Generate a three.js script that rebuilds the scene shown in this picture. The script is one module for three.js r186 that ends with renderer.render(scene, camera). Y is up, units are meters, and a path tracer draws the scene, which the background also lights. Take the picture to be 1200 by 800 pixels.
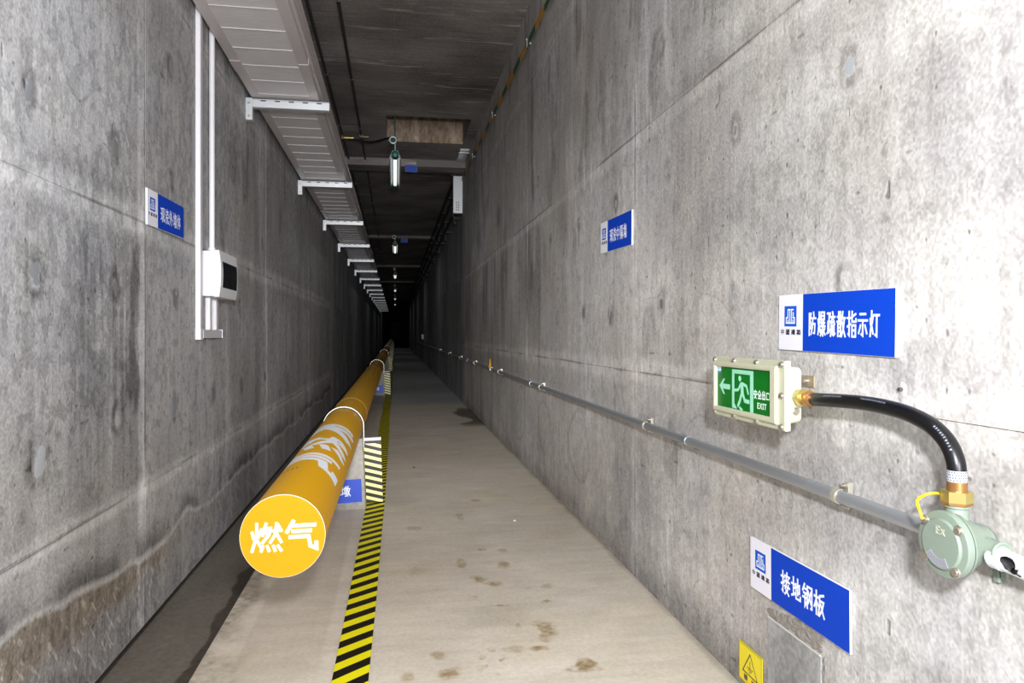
import * as THREE from 'three';
import { mergeGeometries } from 'three/addons/utils/BufferGeometryUtils.js';
import { RoundedBoxGeometry } from 'three/addons/geometries/RoundedBoxGeometry.js';
import { FontLoader } from 'three/addons/loaders/FontLoader.js';
import { TextGeometry } from 'three/addons/geometries/TextGeometry.js';
import { RectAreaLightUniformsLib } from 'three/addons/lights/RectAreaLightUniformsLib.js';
import { Brush, Evaluator, SUBTRACTION } from 'three-bvh-csg';

/* ---------- camera, lights, exposure ---------- */
// metres; the tunnel runs along -z, its floor is y = 0, the camera stands over the origin
const EYE = 1.0;
const camera = new THREE.PerspectiveCamera(2 * Math.atan(400 / 830) * 180 / Math.PI, 1.5, 0.05, 400);
camera.position.set(0, EYE, 0);
camera.rotation.y = -Math.atan(137 / 830);
camera.setViewOffset(1200, 800, 0, 9, 1200, 800);   // lens shifted a little, verticals stay vertical
camera.updateProjectionMatrix();

const renderer = new THREE.WebGLRenderer({ antialias: true });
renderer.toneMapping = THREE.LinearToneMapping;
renderer.toneMappingExposure = 1.08;
renderer.shadowMap.enabled = true;
RectAreaLightUniformsLib.init();

const scene = new THREE.Scene();
scene.background = new THREE.Color(0x000000);

// the photographer's flash, just above and beside the camera
const flash = new THREE.SpotLight(0xf8faff, 18.5, 0, 1.5, 1.0, 2);
flash.position.set(0.1, EYE + 0.34, 0.2);
flash.target.position.set(1.0, EYE + 0.6, -6);
flash.castShadow = true; flash.shadow.radius = 3;
scene.add(flash, flash.target);
// added narrow fill spot beside the flash, brightens the deeper tunnel
const beam = new THREE.SpotLight(0xf8faff, 56, 0, 0.34, 1.0, 2);
beam.position.set(0.05, EYE + 0.26, 0.22);
beam.target.position.set(0.35, EYE + 0.1, -8);
beam.castShadow = true; beam.shadow.radius = 3;
scene.add(beam, beam.target);
// added area light behind the camera, a soft fill along the tunnel
const backFill = new THREE.RectAreaLight(0xf8faff, 36, 1.5, 1.7);
backFill.position.set(0.05, 1.45, 4.6); backFill.lookAt(0.05, 1.3, -5);
scene.add(backFill);

/* ---------- small helpers ---------- */
let seed = 7;
const rnd = () => { seed = (seed + 0x6d2b79f5) | 0; let t = Math.imul(seed ^ (seed >>> 15), 1 | seed); t = (t + Math.imul(t ^ (t >>> 7), 61 | t)) ^ t; return ((t ^ (t >>> 14)) >>> 0) / 4294967296; };
const used = {};
const numbered = (n) => { const k = used[n] = (used[n] ?? -1) + 1; return k ? n + '_' + String(k).padStart(3, '0') : n; };
const std = (color, roughness = 0.6, metalness = 0, more = {}) => new THREE.MeshStandardMaterial({ color, roughness, metalness, ...more });
const phys = (color, roughness, more = {}) => new THREE.MeshPhysicalMaterial({ color, roughness, ...more });
function mesh(name, geo, mat, parent) {
  const m = new THREE.Mesh(Array.isArray(geo) ? merge(geo) : geo, mat);
  m.name = name; m.castShadow = m.receiveShadow = true;
  if (parent) parent.add(m);
  return m;
}
function merge(list) {
  return mergeGeometries(list.map((g) => {
    const n = g.index ? g.toNonIndexed() : g.clone();
    for (const k of Object.keys(n.attributes)) if (!['position', 'normal', 'uv'].includes(k)) n.deleteAttribute(k);
    if (!n.attributes.uv) n.setAttribute('uv', new THREE.Float32BufferAttribute(new Float32Array(n.attributes.position.count * 2), 2));
    return n;
  }));
}
function thing(name, label, category, x, y, z, ry = 0, group) {
  const o = new THREE.Group(); o.name = numbered(name); o.position.set(x, y, z); o.rotation.y = ry;
  o.userData = { label, category }; if (group) o.userData.group = group;
  scene.add(o); return o;
}
function copyOf(src, label) { const c = src.clone(); c.name = numbered(src.name.replace(/_\d{3}$/, '')); c.userData = { ...src.userData, label }; scene.add(c); return c; }
const structure = (name) => { const g = new THREE.Group(); g.name = name; g.userData.kind = 'structure'; scene.add(g); return g; };
const box = (w, h, d, x = 0, y = 0, z = 0) => new THREE.BoxGeometry(w, h, d).translate(x, y, z);
const rbox = (w, h, d, r, x = 0, y = 0, z = 0, s = 2) => new RoundedBoxGeometry(w, h, d, s, r).translate(x, y, z);
const cyl = (r0, r1, h, n = 24, open = false) => { const g = new THREE.CylinderGeometry(r0, r1, h, n, 1, open); if (n > 8) return g; const f = g.toNonIndexed(); f.computeVertexNormals(); return f; };
const V = (x, y, z) => new THREE.Vector3(x, y, z);
const tube = (pts, r, seg = 60, rad = 14) => new THREE.TubeGeometry(new THREE.CatmullRomCurve3(pts), seg, r, rad, false);
const clamp = THREE.MathUtils.clamp, sstep = (x, a, b) => THREE.MathUtils.smoothstep(x, a, b);
const ORD = ['nearest', 'second', 'third', 'fourth', 'fifth', 'sixth', 'seventh', 'eighth', 'ninth', 'tenth', 'eleventh', 'twelfth', 'thirteenth', 'fourteenth', 'fifteenth', 'sixteenth', 'seventeenth', 'eighteenth'];

const R = 0.974, L = -0.867, CEIL = EYE + 2.414, END = 150, BACK = 5;

/* ---------- noise and concrete textures ---------- */
const H = new Float32Array(65536); for (let i = 0; i < 65536; i++) H[i] = rnd();
function vn(x, y, px = 256, py = 256, s = 0) {
  let ix = Math.floor(x), iy = Math.floor(y); let fx = x - ix, fy = y - iy;
  fx = fx * fx * (3 - 2 * fx); fy = fy * fy * (3 - 2 * fy);
  const x0 = ((ix % px) + px) % px, x1 = (x0 + 1) % px, y0 = ((iy % py) + py) % py, y1 = (y0 + 1) % py;
  const h = (a, b) => H[(a * 197 + b * 7919 + s * 1223 + ((a * b) & 1023) * 31) & 65535];
  const a = h(x0, y0), b = h(x1, y0), c = h(x0, y1), d = h(x1, y1);
  return a + (b - a) * fx + (c - a) * fy + (a - b - c + d) * fx * fy;
}
// tx, ty: tile size in metres for a repeating texture; frequencies are rounded so that they fit
function noiseOn(tx, ty) {
  return (s, t, fx, fy, oct = 1, sd = 0) => {
    let v = 0, a = 0.5, tot = 0;
    for (let o = 0; o < oct; o++) {
      const px = Math.max(1, Math.round(fx * tx)), py = Math.max(1, Math.round(fy * ty));
      v += a * vn(s / tx * px, t / ty * py, px, py, sd + o * 17); tot += a; a *= 0.55; fx *= 2.03; fy *= 2.03;
    }
    return v / tot - 0.5;
  };
}
const FREE = noiseOn(16, 16);
function paint(w, h, s0, s1, t0, t1, fn) {
  const col = new Uint8Array(w * h * 4), bmp = new Uint8Array(w * h);
  const o = [0, 0, 0, 0];
  for (let j = 0; j < h; j++) for (let i = 0; i < w; i++) {
    fn(s0 + (i + 0.5) / w * (s1 - s0), t0 + (j + 0.5) / h * (t1 - t0), o);
    const k = (j * w + i) * 4;
    col[k] = clamp(o[0], 0, 255); col[k + 1] = clamp(o[1], 0, 255); col[k + 2] = clamp(o[2], 0, 255); col[k + 3] = 255;
    bmp[j * w + i] = clamp(o[3], 0, 255);
  }
  const T = (d, f, cs) => { const t = new THREE.DataTexture(d, w, h, f); t.wrapS = t.wrapT = THREE.RepeatWrapping; t.magFilter = THREE.LinearFilter; t.minFilter = THREE.LinearMipmapLinearFilter; t.generateMipmaps = true; if (cs) t.colorSpace = cs; t.needsUpdate = true; return t; };
  return [T(col, THREE.RGBAFormat, THREE.SRGBColorSpace), T(bmp, THREE.RedFormat)];
}
const concreteMat = ([m, b], rough = 0.82, bump = 0.004) => new THREE.MeshStandardMaterial({ map: m, bumpMap: b, bumpScale: bump, roughness: rough });

// patched tie holes: distance along the tunnel, height from the lens, radius
const PLUGS_R = [[1.4, .581, .024], [1.921, .589, .022], [2.501, .114, .026], [1.931, .107, .022], [1.415, .114, .018], [3.122, .074, .026], [3.05, .585, .02], [2.45, .59, .02], [3.6, .11, .024], [4.2, .1, .024], [3.7, .585, .02], [4.4, .59, .022], [4.8, 1.05, .022], [3.3, 1.06, .022], [2.5, 1.06, .022], [5.6, .6, .024], [6.3, .6, .024]];
const PLUGS_L = [[1.87, .587, .022], [2.397, .587, .027], [1.891, .143, .031], [2.397, .15, .024], [1.92, -.315, .036], [2.411, -.272, .028], [2.954, 1.039, .024], [2.97, .6, .02], [3.008, -.296, .026], [3.02, .14, .02], [3.6, .6, .02], [3.62, -.29, .024], [4.2, .15, .02], [4.25, -.29, .022], [4.9, .6, .02], [5.0, -.29, .022]];
// the cast wall: cloudy cement, spongy dark specks, vertical run marks, pores, cement stains round the tie holes
function wallBase(n, s, t, o, base, sd, sponge = 1, plugs = null) {
  const cloud = n(s, t, 1.1, 1.4, 3, sd), mid = n(s, t, 7, 5, 3, sd + 3);
  const run = n(s, t, 13, 0.9, 2, sd + 5), fine = n(s, t, 55, 5, 2, sd + 7), grain = n(s, t, 190, 180, 2, sd + 9);
  const smear = sstep(n(s, t, 2.4, 0.7, 2, sd + 11), 0.1, 0.3) * (0.4 + sstep(n(s, t, 16, 2, 2, sd + 13), -0.15, 0.2));
  const pale = sstep(n(s, t, 3.1, 1.1, 2, sd + 15), 0.12, 0.3) * sstep(n(s, t, 24, 2, 2, sd + 19), -0.05, 0.25);
  const spot = sstep(n(s, t, 38, 30, 3, sd + 21) + cloud * 0.5 + mid * 0.35, 0.03, 0.2);
  const blot = sstep(n(s, t, 5, 2.2, 3, sd + 23), 0.17, 0.27) * sstep(n(s, t, 1.7, 1.3, 1, sd + 24), -0.05, 0.2);
  const pore = sstep(n(s, t, 40, 40, 1, sd + 25), 0.43, 0.49);
  const scr = sstep(Math.abs(n(s, t, 2.3, 2.3, 2, sd + 27)), 0.005, 0.0) * sstep(n(s, t, 1.4, 1.4, 1, sd + 29), 0.0, 0.2);
  const hair = sstep(n(s, t, 90, 1.2, 1, sd + 31), 0.36, 0.46);
  let v = base + cloud * 46 + mid * 30 + run * 20 + fine * 18 + grain * 46 - smear * 12 + pale * 17 - spot * 20 * sponge - blot * 24 - pore * 40 + scr * 14 + hair * 9;
  o[3] = 128 + grain * 50 + mid * 30 + fine * 22 - pore * 110 + run * 16 - spot * 20;
  if (plugs) for (const [d, y, r] of plugs) {
    const q = Math.hypot(s - d, (t - y) / 1.3) / r; if (q > 3) continue;
    const e = q + n(s, t, 24, 18, 2, sd + 33) * 1.1; v += -30 * sstep(e, 0.5, 0.95) * (1 - sstep(e, 1.2, 2.2)) * (0.5 + sstep(n(s, t, 30, 8, 2, sd + 34), -0.2, 0.2));
  }
  o[0] = v - cloud * 6; o[1] = v; o[2] = v + 1 + cloud * 8 - mid * 6;
}
const addv = (o, d, warm = 0) => { o[0] += d + warm; o[1] += d + warm * 0.2; o[2] += d - warm; };
// a shutter joint: pale skim of cement with a broken dark line in it
const jointBand = (n, o, d, wide, amp, s, t, sd, dark = 1) => {
  const w = d + n(s, t, 4, 4, 3, sd) * 0.035, a = Math.abs(w);
  addv(o, amp * (1 - sstep(a, wide * 0.35, wide)) * (0.55 + 1.2 * n(s, t, 12, 12, 2, sd + 1) + 0.3));
  addv(o, -34 * dark * (1 - sstep(Math.abs(d + n(s, t, 2, 2, 2, sd + 3) * 0.012), 0.003, 0.008)) * sstep(n(s, t, 5, 5, 2, sd + 2), -0.12, 0.12));
};
const RV = [-2.0, 0.39, 2.795, 5.197, 7.6, 10.0, 12.4, 14.8, 17.2, 19.6, 22], RH = [-1.0, -0.155, 0.815, 1.83, 2.414];
const LV = [-2.1, 0.27, 2.67, 5.07, 7.47, 9.87, 12.27, 14.67, 17.07, 19.47, 22], LH = [-1.02, -0.535, 0.387, 1.31, 2.414];
const paintRight = (s, t, o) => {
  const n = FREE; wallBase(n, s, t, o, 176, 40, 0.7, PLUGS_R); o[0] -= 2; o[2] += 4;
  const near = 1 - sstep(s, 2.0, 2.9);
  addv(o, n(s, t + s * 0.05, 0.6, 6, 3, 71) * 66 * near + 7 * (1 - sstep(s, 1.3, 2.0)));                                     // long level wipes on the nearest lift, plus painted brightening where light falls strongest
  addv(o, -34 * sstep(s, 3.3, 5.0) * (1 - sstep(t, 0.7, 0.84)) * sstep(t, -0.3, 0.3) * sstep(n(s, t, 5, 0.7, 3, 73), 0.0, 0.16), 2);
  addv(o, -30 * sstep(s, 2.9, 3.6) * sstep(t, 0.8, 0.95) * sstep(n(s, t, 7, 1.8, 3, 74), 0.13, 0.22), 1);
  addv(o, -24 * near * sstep(s, 1.6, 1.9) * sstep(t, 0.8, 0.83) * (1 - sstep(t, 0.86, 0.95)) * sstep(n(s, t, 5, 5, 2, 70), -0.2, 0.2), 2);
  jointBand(n, o, t + 0.155, 0.07, 20, s, t, 75); jointBand(n, o, t - 0.79, 0.04, 16, s, t, 76, 0); addv(o, -40 * (1 - sstep(Math.abs(t - 0.815), 0.003, 0.008)) * sstep(n(s, t, 2, 3, 2, 78), -0.2, 0.1)); jointBand(n, o, t - 1.83, 0.05, 16, s, t, 77);
  for (const j of [2.795, 5.197, 7.6]) { jointBand(n, o, s - j, 0.05, 18, s, t, 79); addv(o, -42 * (1 - sstep(Math.abs(s - j + 0.004), 0.004, 0.012)) * sstep(n(s, t, 1, 2.5, 3, 80), -0.08, 0.12)); }
  if (Math.abs(s - 1.958) < 0.003) addv(o, -16);
  addv(o, -26 * (1 - sstep(t + 1 + n(s, t, 6, 6, 2, 81) * 0.16, 0.01, 0.14)), 2);             // ragged darker band at the foot of the wall
  addv(o, -14 * (1 - sstep(t, -0.75, -0.3)) * sstep(n(s, t, 3, 1.2, 2, 83), -0.1, 0.25), 1);
  const arc = Math.abs(Math.hypot((s - 3.4) % 0.9 - 0.3, (t + 0.62)) - 0.2 - n(s, t, 3, 3, 2, 84) * 0.2); addv(o, 16 * sstep(arc, 0.012, 0.0) * sstep(s, 2.9, 3.1) * (1 - sstep(t, -0.35, -0.3)));
};
const paintLeft = (s, t, o) => {
  const n = FREE; wallBase(n, s, t, o, 155, 140, 1, PLUGS_L); o[0] += 2; o[2] -= 2;
  const dark = sstep(s, 2.0, 2.2) * (1 - sstep(s, 2.6, 2.64)) * sstep(t, -0.56, -0.42) * (1 - sstep(t, 0.24, 0.36));
  const edge = sstep(s, 2.35, 2.6);
  addv(o, -8 * dark - dark * (16 + 30 * edge) * sstep(n(s, t, 24, 1.6, 3, 151) + n(s, t, 7, 6, 3, 152) * 0.7, -0.1, 0.14));
  addv(o, 40 * dark * sstep(n(s, t, 38, 1.4, 2, 153), 0.17, 0.3) * (0.4 + edge));
  jointBand(n, o, t - 0.387, 0.075, 26, s, t, 155); jointBand(n, o, t + 0.535, 0.045, 24, s, t, 156); jointBand(n, o, t - 1.31, 0.05, 16, s, t, 158);
  addv(o, -18 * sstep(t, 0.4, 0.43) * (1 - sstep(t, 0.45, 0.52)) * sstep(n(s, t, 4, 6, 2, 154), -0.1, 0.15) * (1 - sstep(s, 2.3, 2.7)));
  for (const j of [2.63, 5.03, 7.43]) { jointBand(n, o, s - j, 0.05, 30, s, t, 157, 0); addv(o, -50 * (1 - sstep(Math.abs(s - j - 0.035 + n(s, t, 1, 3, 2, 160) * 0.012), 0.003, 0.011)) * sstep(n(s, t, 1, 3, 2, 162), -0.15, 0.1) * (1 - sstep(t, 0.3, 0.5) * 0.6)); }
  // the foot of the wall: pale lift, dark lip, then a ragged rough brown band of bare aggregate and pale splashes
  const e = -0.675 - 0.09 * sstep(s, 1.7, 2.7) + n(s, t, 2.5, 2, 3, 159) * 0.12, f = e - 0.12 - n(s, t, 2, 2, 3, 164) * 0.3;
  if (t < -0.53) addv(o, 12 * (1 - sstep(-t, 0.6, 0.7)));
  addv(o, -44 * sstep(t, e, e + 0.012) * (1 - sstep(t, e + 0.015, e + 0.1)) * sstep(n(s, t, 6, 4, 3, 165), -0.16, 0.1));
  addv(o, 24 * sstep(t, e - 0.03, e - 0.012) * (1 - sstep(t, e - 0.01, e + 0.004)));
  const k = (1 - sstep(t, e - 0.03, e - 0.012)) * (1 - 0.75 * sstep(s, 2.75, 3.0)), m = sstep(t, f - 0.05, f + 0.05);
  addv(o, k * (-8 - 20 * m + n(s, t, 40, 30, 3, 161) * 56 + 34 * sstep(n(s + t * 0.8, t - s * 0.6, 60, 16, 2, 166), 0.2, 0.3)), k * m * 8); o[3] += k * n(s, t, 45, 40, 3, 163) * 150;
};
const T0 = -1.06, T1 = 2.44, SPLIT = { 1: 2.795, '-1': 2.67 }, MID1 = { 1: 10.0, '-1': 9.87 };
const rightTex = paint(1040, 1520, 0.39, 2.795, T0, T1, paintRight), rightMid = paint(1700, 820, 2.795, 10.0, T0, T1, paintRight);
const leftTex = paint(1040, 1520, 0.27, 2.67, T0, T1, paintLeft), leftMid = paint(1700, 820, 2.67, 9.87, T0, T1, paintLeft);
const farN = noiseOn(4.8, 3.6);
const farTex = paint(1024, 768, 0, 4.8, 0, 3.6, (s, t, o) => { wallBase(farN, s, t, o, 160, 90); addv(o, -30 * sstep(farN(s, t, 5, 0.6, 2, 95), 0.0, 0.25)); });
const rightMats = [rightTex, rightMid].map((t) => concreteMat(t)), leftMats = [leftTex, leftMid].map((t) => concreteMat(t)), farMat = concreteMat(farTex);
const ceilN = noiseOn(3.2, 4);
const ceilTex = paint(1024, 1024, 0, 3.2, 0, 4, (s, t, o) => {
  const n = ceilN, c = n(s, t, 1.2, 1.2, 3, 201), b = n(s, t, 2, 30, 2, 203), g = n(s, t, 90, 110, 2, 205), f = n(s, t, 6, 60, 2, 207), w = sstep(n(s, t, 1.6, 9, 3, 209), 0.1, 0.26) * sstep(n(s, t, 5, 45, 2, 211), -0.1, 0.2);
  const v = 126 + c * 100 + b * 10 + g * 34 + f * 24 + w * 54;
  o[0] = v + 6; o[1] = v - 2; o[2] = v - 7; o[3] = 128 + b * 30 + g * 50 + f * 40;
});
const ceilMat = concreteMat(ceilTex, 0.85, 0.003);

const STAINS = [[.099,3.676,.048,.047,.5],[.35,3.868,.027,.093,.5],[.285,3.077,.027,.059,.8],[.467,3.03,.027,.046,.8],[.338,2.88,.036,.044,.9],[.393,2.816,.038,.029,.8],[.517,2.795,.035,.05,.7],[.59,2.748,.03,.035,.6],[.551,2.62,.024,.063,.7],[.389,2.578,.032,.015,.9],[.412,2.436,.026,.065,.4],[.509,2.371,.036,.067,1],[.485,2.282,.021,.043,.7],[.443,2.206,.038,.02,.9],[.56,2.069,.046,.046,1.1],[.137,2.213,.025,.034,.7],[.156,2.086,.039,.042,.9],[.29,2.145,.044,.1,.75],[.034,2.087,.027,.038,.5],[.29,2.679,.031,.029,.4],[.404,3.261,.026,.029,.6],[.488,3.238,.02,.033,.6],[.478,4.239,.034,.048,.6],[.37,2.219,.04,.027,.4],[.587,2.044,.037,.024,.4],[.088,3.019,.04,.063,.3]];
const RINGS = new Set([17, 6, 8, 10]);
function floorBase(n, s, t, o, sd) {
  const c = n(s, t, 1.3, 1.0, 3, sd), m = n(s, t, 6, 9, 3, sd + 3), g = n(s, t, 120, 120, 2, sd + 5), f = n(s, t, 5, 40, 2, sd + 7), y = sstep(n(s, t, 2.2, 2.6, 3, sd + 9), 0.05, 0.25);
  const v = 200 + c * 26 + m * 20 + g * 18 + f * 12;
  o[0] = v; o[1] = v - y; o[2] = v - 1 - y * 5; o[3] = 128 + g * 50 + f * 40 + m * 40;
}
const FS0 = -0.6, FS1 = 0.98, FT0 = 1.2, FT1 = 4.0, FT2 = 10.2;
const paintFloor = (s, t, o) => {
  const n = FREE; floorBase(n, s, t, o, 240);
  let k = 0;
  STAINS.forEach(([x, d, rx, rd, a], i) => {
    const dx = s - x, dd = t - d; if (Math.abs(dx) > rx * 2.4 || Math.abs(dd) > rd * 2.4) return;
    const r = Math.hypot(dx / rx, dd / rd) + n(s, t, 26, 22, 3, 251 + i) * 1.5;
    let q = 1 - sstep(r, 0.35, 1.25);
    if (RINGS.has(i)) q *= sstep(Math.abs(n(s, t, 20, 17, 2, 255 + i)), 0.19, 0.02);
    k = Math.max(k, q * a * (0.65 + n(s, t, 70, 60, 2, 253)));
  });
  k = clamp(k, 0, 1); o[0] += (118 - o[0]) * k * 0.8; o[1] += (100 - o[1]) * k * 0.8; o[2] += (74 - o[2]) * k * 0.8;
  const sl = sstep(n(s, t, 3.5, 4, 3, 261), 0.12, 0.3) * sstep(s, -0.1, 0.15) * (1 - sstep(s, 0.55, 0.8)); addv(o, -8 * sl, 2);
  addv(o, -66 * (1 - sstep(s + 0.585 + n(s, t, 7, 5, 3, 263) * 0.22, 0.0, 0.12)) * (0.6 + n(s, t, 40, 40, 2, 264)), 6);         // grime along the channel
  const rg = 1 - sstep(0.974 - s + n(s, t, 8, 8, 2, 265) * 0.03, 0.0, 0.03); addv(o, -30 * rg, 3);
  const pud = sstep(0.2 - (0.974 - s) - n(s, t, 4, 2.2, 3, 267) * 0.34, 0.0, 0.06) * sstep(t, 7.5, 8.0) * (1 - sstep(t, 9.2, 9.7)); addv(o, -95 * pud, 2);
};
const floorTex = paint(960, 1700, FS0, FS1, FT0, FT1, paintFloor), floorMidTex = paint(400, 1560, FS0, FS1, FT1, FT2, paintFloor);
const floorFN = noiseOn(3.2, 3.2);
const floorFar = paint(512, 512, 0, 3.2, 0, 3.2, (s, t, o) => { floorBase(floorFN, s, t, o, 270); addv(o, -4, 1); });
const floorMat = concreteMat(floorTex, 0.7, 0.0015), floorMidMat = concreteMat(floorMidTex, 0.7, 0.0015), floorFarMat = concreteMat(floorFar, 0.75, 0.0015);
const chanTex = paint(256, 1024, 0, 0.4, 0, 3.2, (s, t, o) => {
  const n = noiseOn(0.4, 3.2), c = n(s, t, 5, 1.6, 3, 281), g = n(s, t, 80, 80, 2, 283), wet = 1 - sstep(0.297 - s + n(s, t, 5, 6, 3, 285) * 0.09, 0.07, 0.085);
  const v = 104 + c * 26 + g * 22 - wet * 40; o[0] = v + 4; o[1] = v - 3; o[2] = v - 13; o[3] = 128 + c * 60 + g * 40;
});
const chanMat = concreteMat(chanTex, 0.7, 0.004);

/* ---------- the tunnel ---------- */
// boxes with texture coordinates taken from where they stand
function slabUV(g, fn) { const p = g.attributes.position, uv = g.attributes.uv; for (let i = 0; i < p.count; i++) { const [u, v] = fn(p.getX(i), p.getY(i), p.getZ(i)); uv.setXY(i, u, v); } return g; }
const farUV = (x, y, z) => [-z / 4.8, y / 3.6];
function castWall(name, sx, face, vs, hs, mat) {
  const w = structure(name), out = sx;                                   // out: +1 right wall, -1 left wall
  mesh('wall_core', slabUV(box(0.3, CEIL + 0.5, END + BACK, face + out * 0.178, CEIL / 2, (BACK - END) / 2), farUV), farMat, w);
  for (let i = 0; i < vs.length - 1; i++) for (let j = 0; j < hs.length - 1; j++) {
    const a = vs[i] + 0.0007, b = vs[i + 1] - 0.0007, c = hs[j] + (j ? 0.0007 : 0), d = hs[j + 1] - (j < hs.length - 2 ? 0.0007 : 0);
    const th = 0.03, jit = (rnd() - 0.5) * 0.0016;
    const g = box(th, d - c, b - a, face + out * (th / 2 + jit), EYE + (c + d) / 2, -(a + b) / 2);
    const q = a > 0.2 && b <= SPLIT[sx] ? 0 : a > SPLIT[sx] - 0.01 && b <= MID1[sx] ? 1 : 2, d0 = q ? SPLIT[sx] : vs[1], d1 = q ? MID1[sx] : SPLIT[sx];
    mesh('concrete_panel', slabUV(g, q < 2 ? (x, y, z) => [(-z - d0) / (d1 - d0), (y - EYE - T0) / (T1 - T0)] : (x, y, z) => [-z / 4.8 + i * 0.37, y / 3.6 + j * 0.21]), q < 2 ? mat[q] : farMat, w);
  }
  mesh('far_lining', slabUV(box(0.03, CEIL, END - 22, face + out * 0.015, CEIL / 2, -(END + 22) / 2), farUV), farMat, w);
  return w;
}
const wallRight = castWall('wall_right', 1, R, RV, RH, rightMats), wallLeft = castWall('wall_left', -1, L, LV, LH, leftMats);
for (const [n, z] of [['wall_back', BACK + 0.1], ['wall_far', -END - 0.1]]) mesh('wall_core', slabUV(box(2.6, CEIL + 0.5, 0.2, 0.05, CEIL / 2, z), (x, y) => [x / 4.8, y / 3.6]), farMat, structure(n));  // wall_back is unseen, behind the camera, and bounces light forward

// patched tie holes
const plugMat = std(0x86888b, 0.85), plugPale = std(0xa3a5a8, 0.9), plugDark = std(0x777877, 0.9);
function plugGeo(k) {
  const g = new THREE.SphereGeometry(1, 18, 10, 0, Math.PI * 2, 0, Math.PI / 2).rotateX(Math.PI / 2), p = g.attributes.position;
  for (let i = 0; i < p.count; i++) { const a = Math.atan2(p.getY(i), p.getX(i)), r = 1 + 0.55 * (vn(Math.cos(a) * 1.6 + 9 * k, Math.sin(a) * 1.6 + 5) - 0.5) * 2; p.setXYZ(i, p.getX(i) * r, p.getY(i) * r, p.getZ(i) * 0.12); }
  g.computeVertexNormals(); return g;
}
const plugGeos = [0, 1, 2, 3].map(plugGeo);
function plug(wall, face, out, d, y, r, k, m) { const p = mesh('tie_hole_plug', plugGeos[k % 4], m, wall); p.position.set(face + out * 0.0012, EYE + y, -d); p.rotation.y = -out * Math.PI / 2; p.scale.set(r, r * 1.25, r * 0.6); }
PLUGS_R.forEach(([d, y, r], k) => plug(wallRight, R, 1, d, y, r, k, k % 3 === 0 ? plugPale : k % 3 === 1 ? plugMat : plugDark));
PLUGS_L.forEach(([d, y, r], k) => plug(wallLeft, L, -1, d, y, r, k + 1, [4, 5].includes(k) ? plugPale : k % 2 ? plugDark : plugMat));

// floor slab with the lower drain channel along the left wall
const floor = structure('floor'), FX = -0.585;
const nearFloorUV = (x, y, z) => [(x - FS0) / (FS1 - FS0), (-z - FT0) / (FT1 - FT0)], farFloorUV = (x, y, z) => [x / 3.2, -z / 3.2];
const floorPart = (a, b, uv, m) => mesh('floor_slab', slabUV(box(R - FX + 0.03, 0.16, b - a, (R + FX + 0.03) / 2, -0.08, -(a + b) / 2), uv), m, floor);
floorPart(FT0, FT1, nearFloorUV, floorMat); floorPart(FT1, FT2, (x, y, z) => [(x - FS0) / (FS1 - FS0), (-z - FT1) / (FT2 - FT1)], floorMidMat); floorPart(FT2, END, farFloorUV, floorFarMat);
mesh('floor_slab', slabUV(box(R - FX + 0.03, 0.16, BACK + FT0, (R + FX + 0.03) / 2, -0.08, (BACK - FT0) / 2), farFloorUV), floorFarMat, floor);
mesh('channel_bed', slabUV(box(0.36, 0.12, END + BACK, L + 0.14, -0.1, (BACK - END) / 2), (x, y, z) => [(x - L) / 0.4, -z / 3.2]), chanMat, floor);
mesh('floor_base', box(2.6, 0.1, END + BACK, 0.05, -0.21, (BACK - END) / 2), chanMat, floor);

// ceiling with a hatch opening and shallow beams
const ceiling = structure('ceiling'), cUV = (x, y, z) => [x / 3.2, (-z + y) / 4];
const HX0 = -0.1, HX1 = 0.85, HD0 = 7.95, HD1 = 9.02, CT = 0.45;
const slab = (x0, x1, d0, d1, n = 'ceiling_slab') => mesh(n, slabUV(box(x1 - x0, CT, d1 - d0, (x0 + x1) / 2, CEIL + CT / 2, -(d0 + d1) / 2), cUV), ceilMat, ceiling);
slab(L - 0.2, -0.006, -BACK, HD0); slab(-0.002, R + 0.2, -BACK, HD0); slab(L - 0.2, HX0, HD0, HD1); slab(HX1, R + 0.2, HD0, HD1); slab(L - 0.2, R + 0.2, HD1, END);
mesh('hatch_wall', slabUV(box(HX1 - HX0, 0.34, 0.02, (HX0 + HX1) / 2, CEIL + 0.17, -HD1 + 0.012), (x, y) => [y / 1.3, x / 2.1]), concreteMat(paint(256, 512, 0, 1, 0, 2, (s, t, o) => { const n = noiseOn(1, 2), v = 150 + n(s, t, 3, 16, 3, 341) * 60 + n(s, t, 30, 40, 2, 343) * 60; o[0] = v + 14; o[1] = v - 6; o[2] = v - 26; o[3] = 128 + n(s, t, 30, 40, 2, 345) * 160; }), 0.9, 0.01), ceiling);
mesh('hatch_lid', slabUV(box(1.3, 0.1, 1.4, (HX0 + HX1) / 2, CEIL + CT + 0.05, -(HD0 + HD1) / 2), cUV), ceilMat, ceiling);
mesh('ceiling_seam', box(0.004, 0.002, HD0 + BACK, -0.004, CEIL + 0.004, (BACK - HD0) / 2), ceilMat, ceiling);
const beamMat = concreteMat(ceilTex, 0.85, 0.003), paleBeam = std(0x77736b, 0.85);
[9.9, 17.6, 25.2, 32.8].forEach((d, k) => { const h = k ? 0.07 : 0.1; mesh('ceiling_beam', slabUV(box(R - L + 0.04, h + 0.02, 0.35, (R + L) / 2, CEIL - h / 2 + 0.01, -d - 0.17), (x, y, z) => [x / 3.2, y / 4 + z]), beamMat, ceiling); mesh('pale_strip', box(0.68, h, 0.02, 0.63, CEIL - h / 2, -d + 0.012), paleBeam, ceiling); });  // a paler strip covers the right part of each beam front

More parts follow.
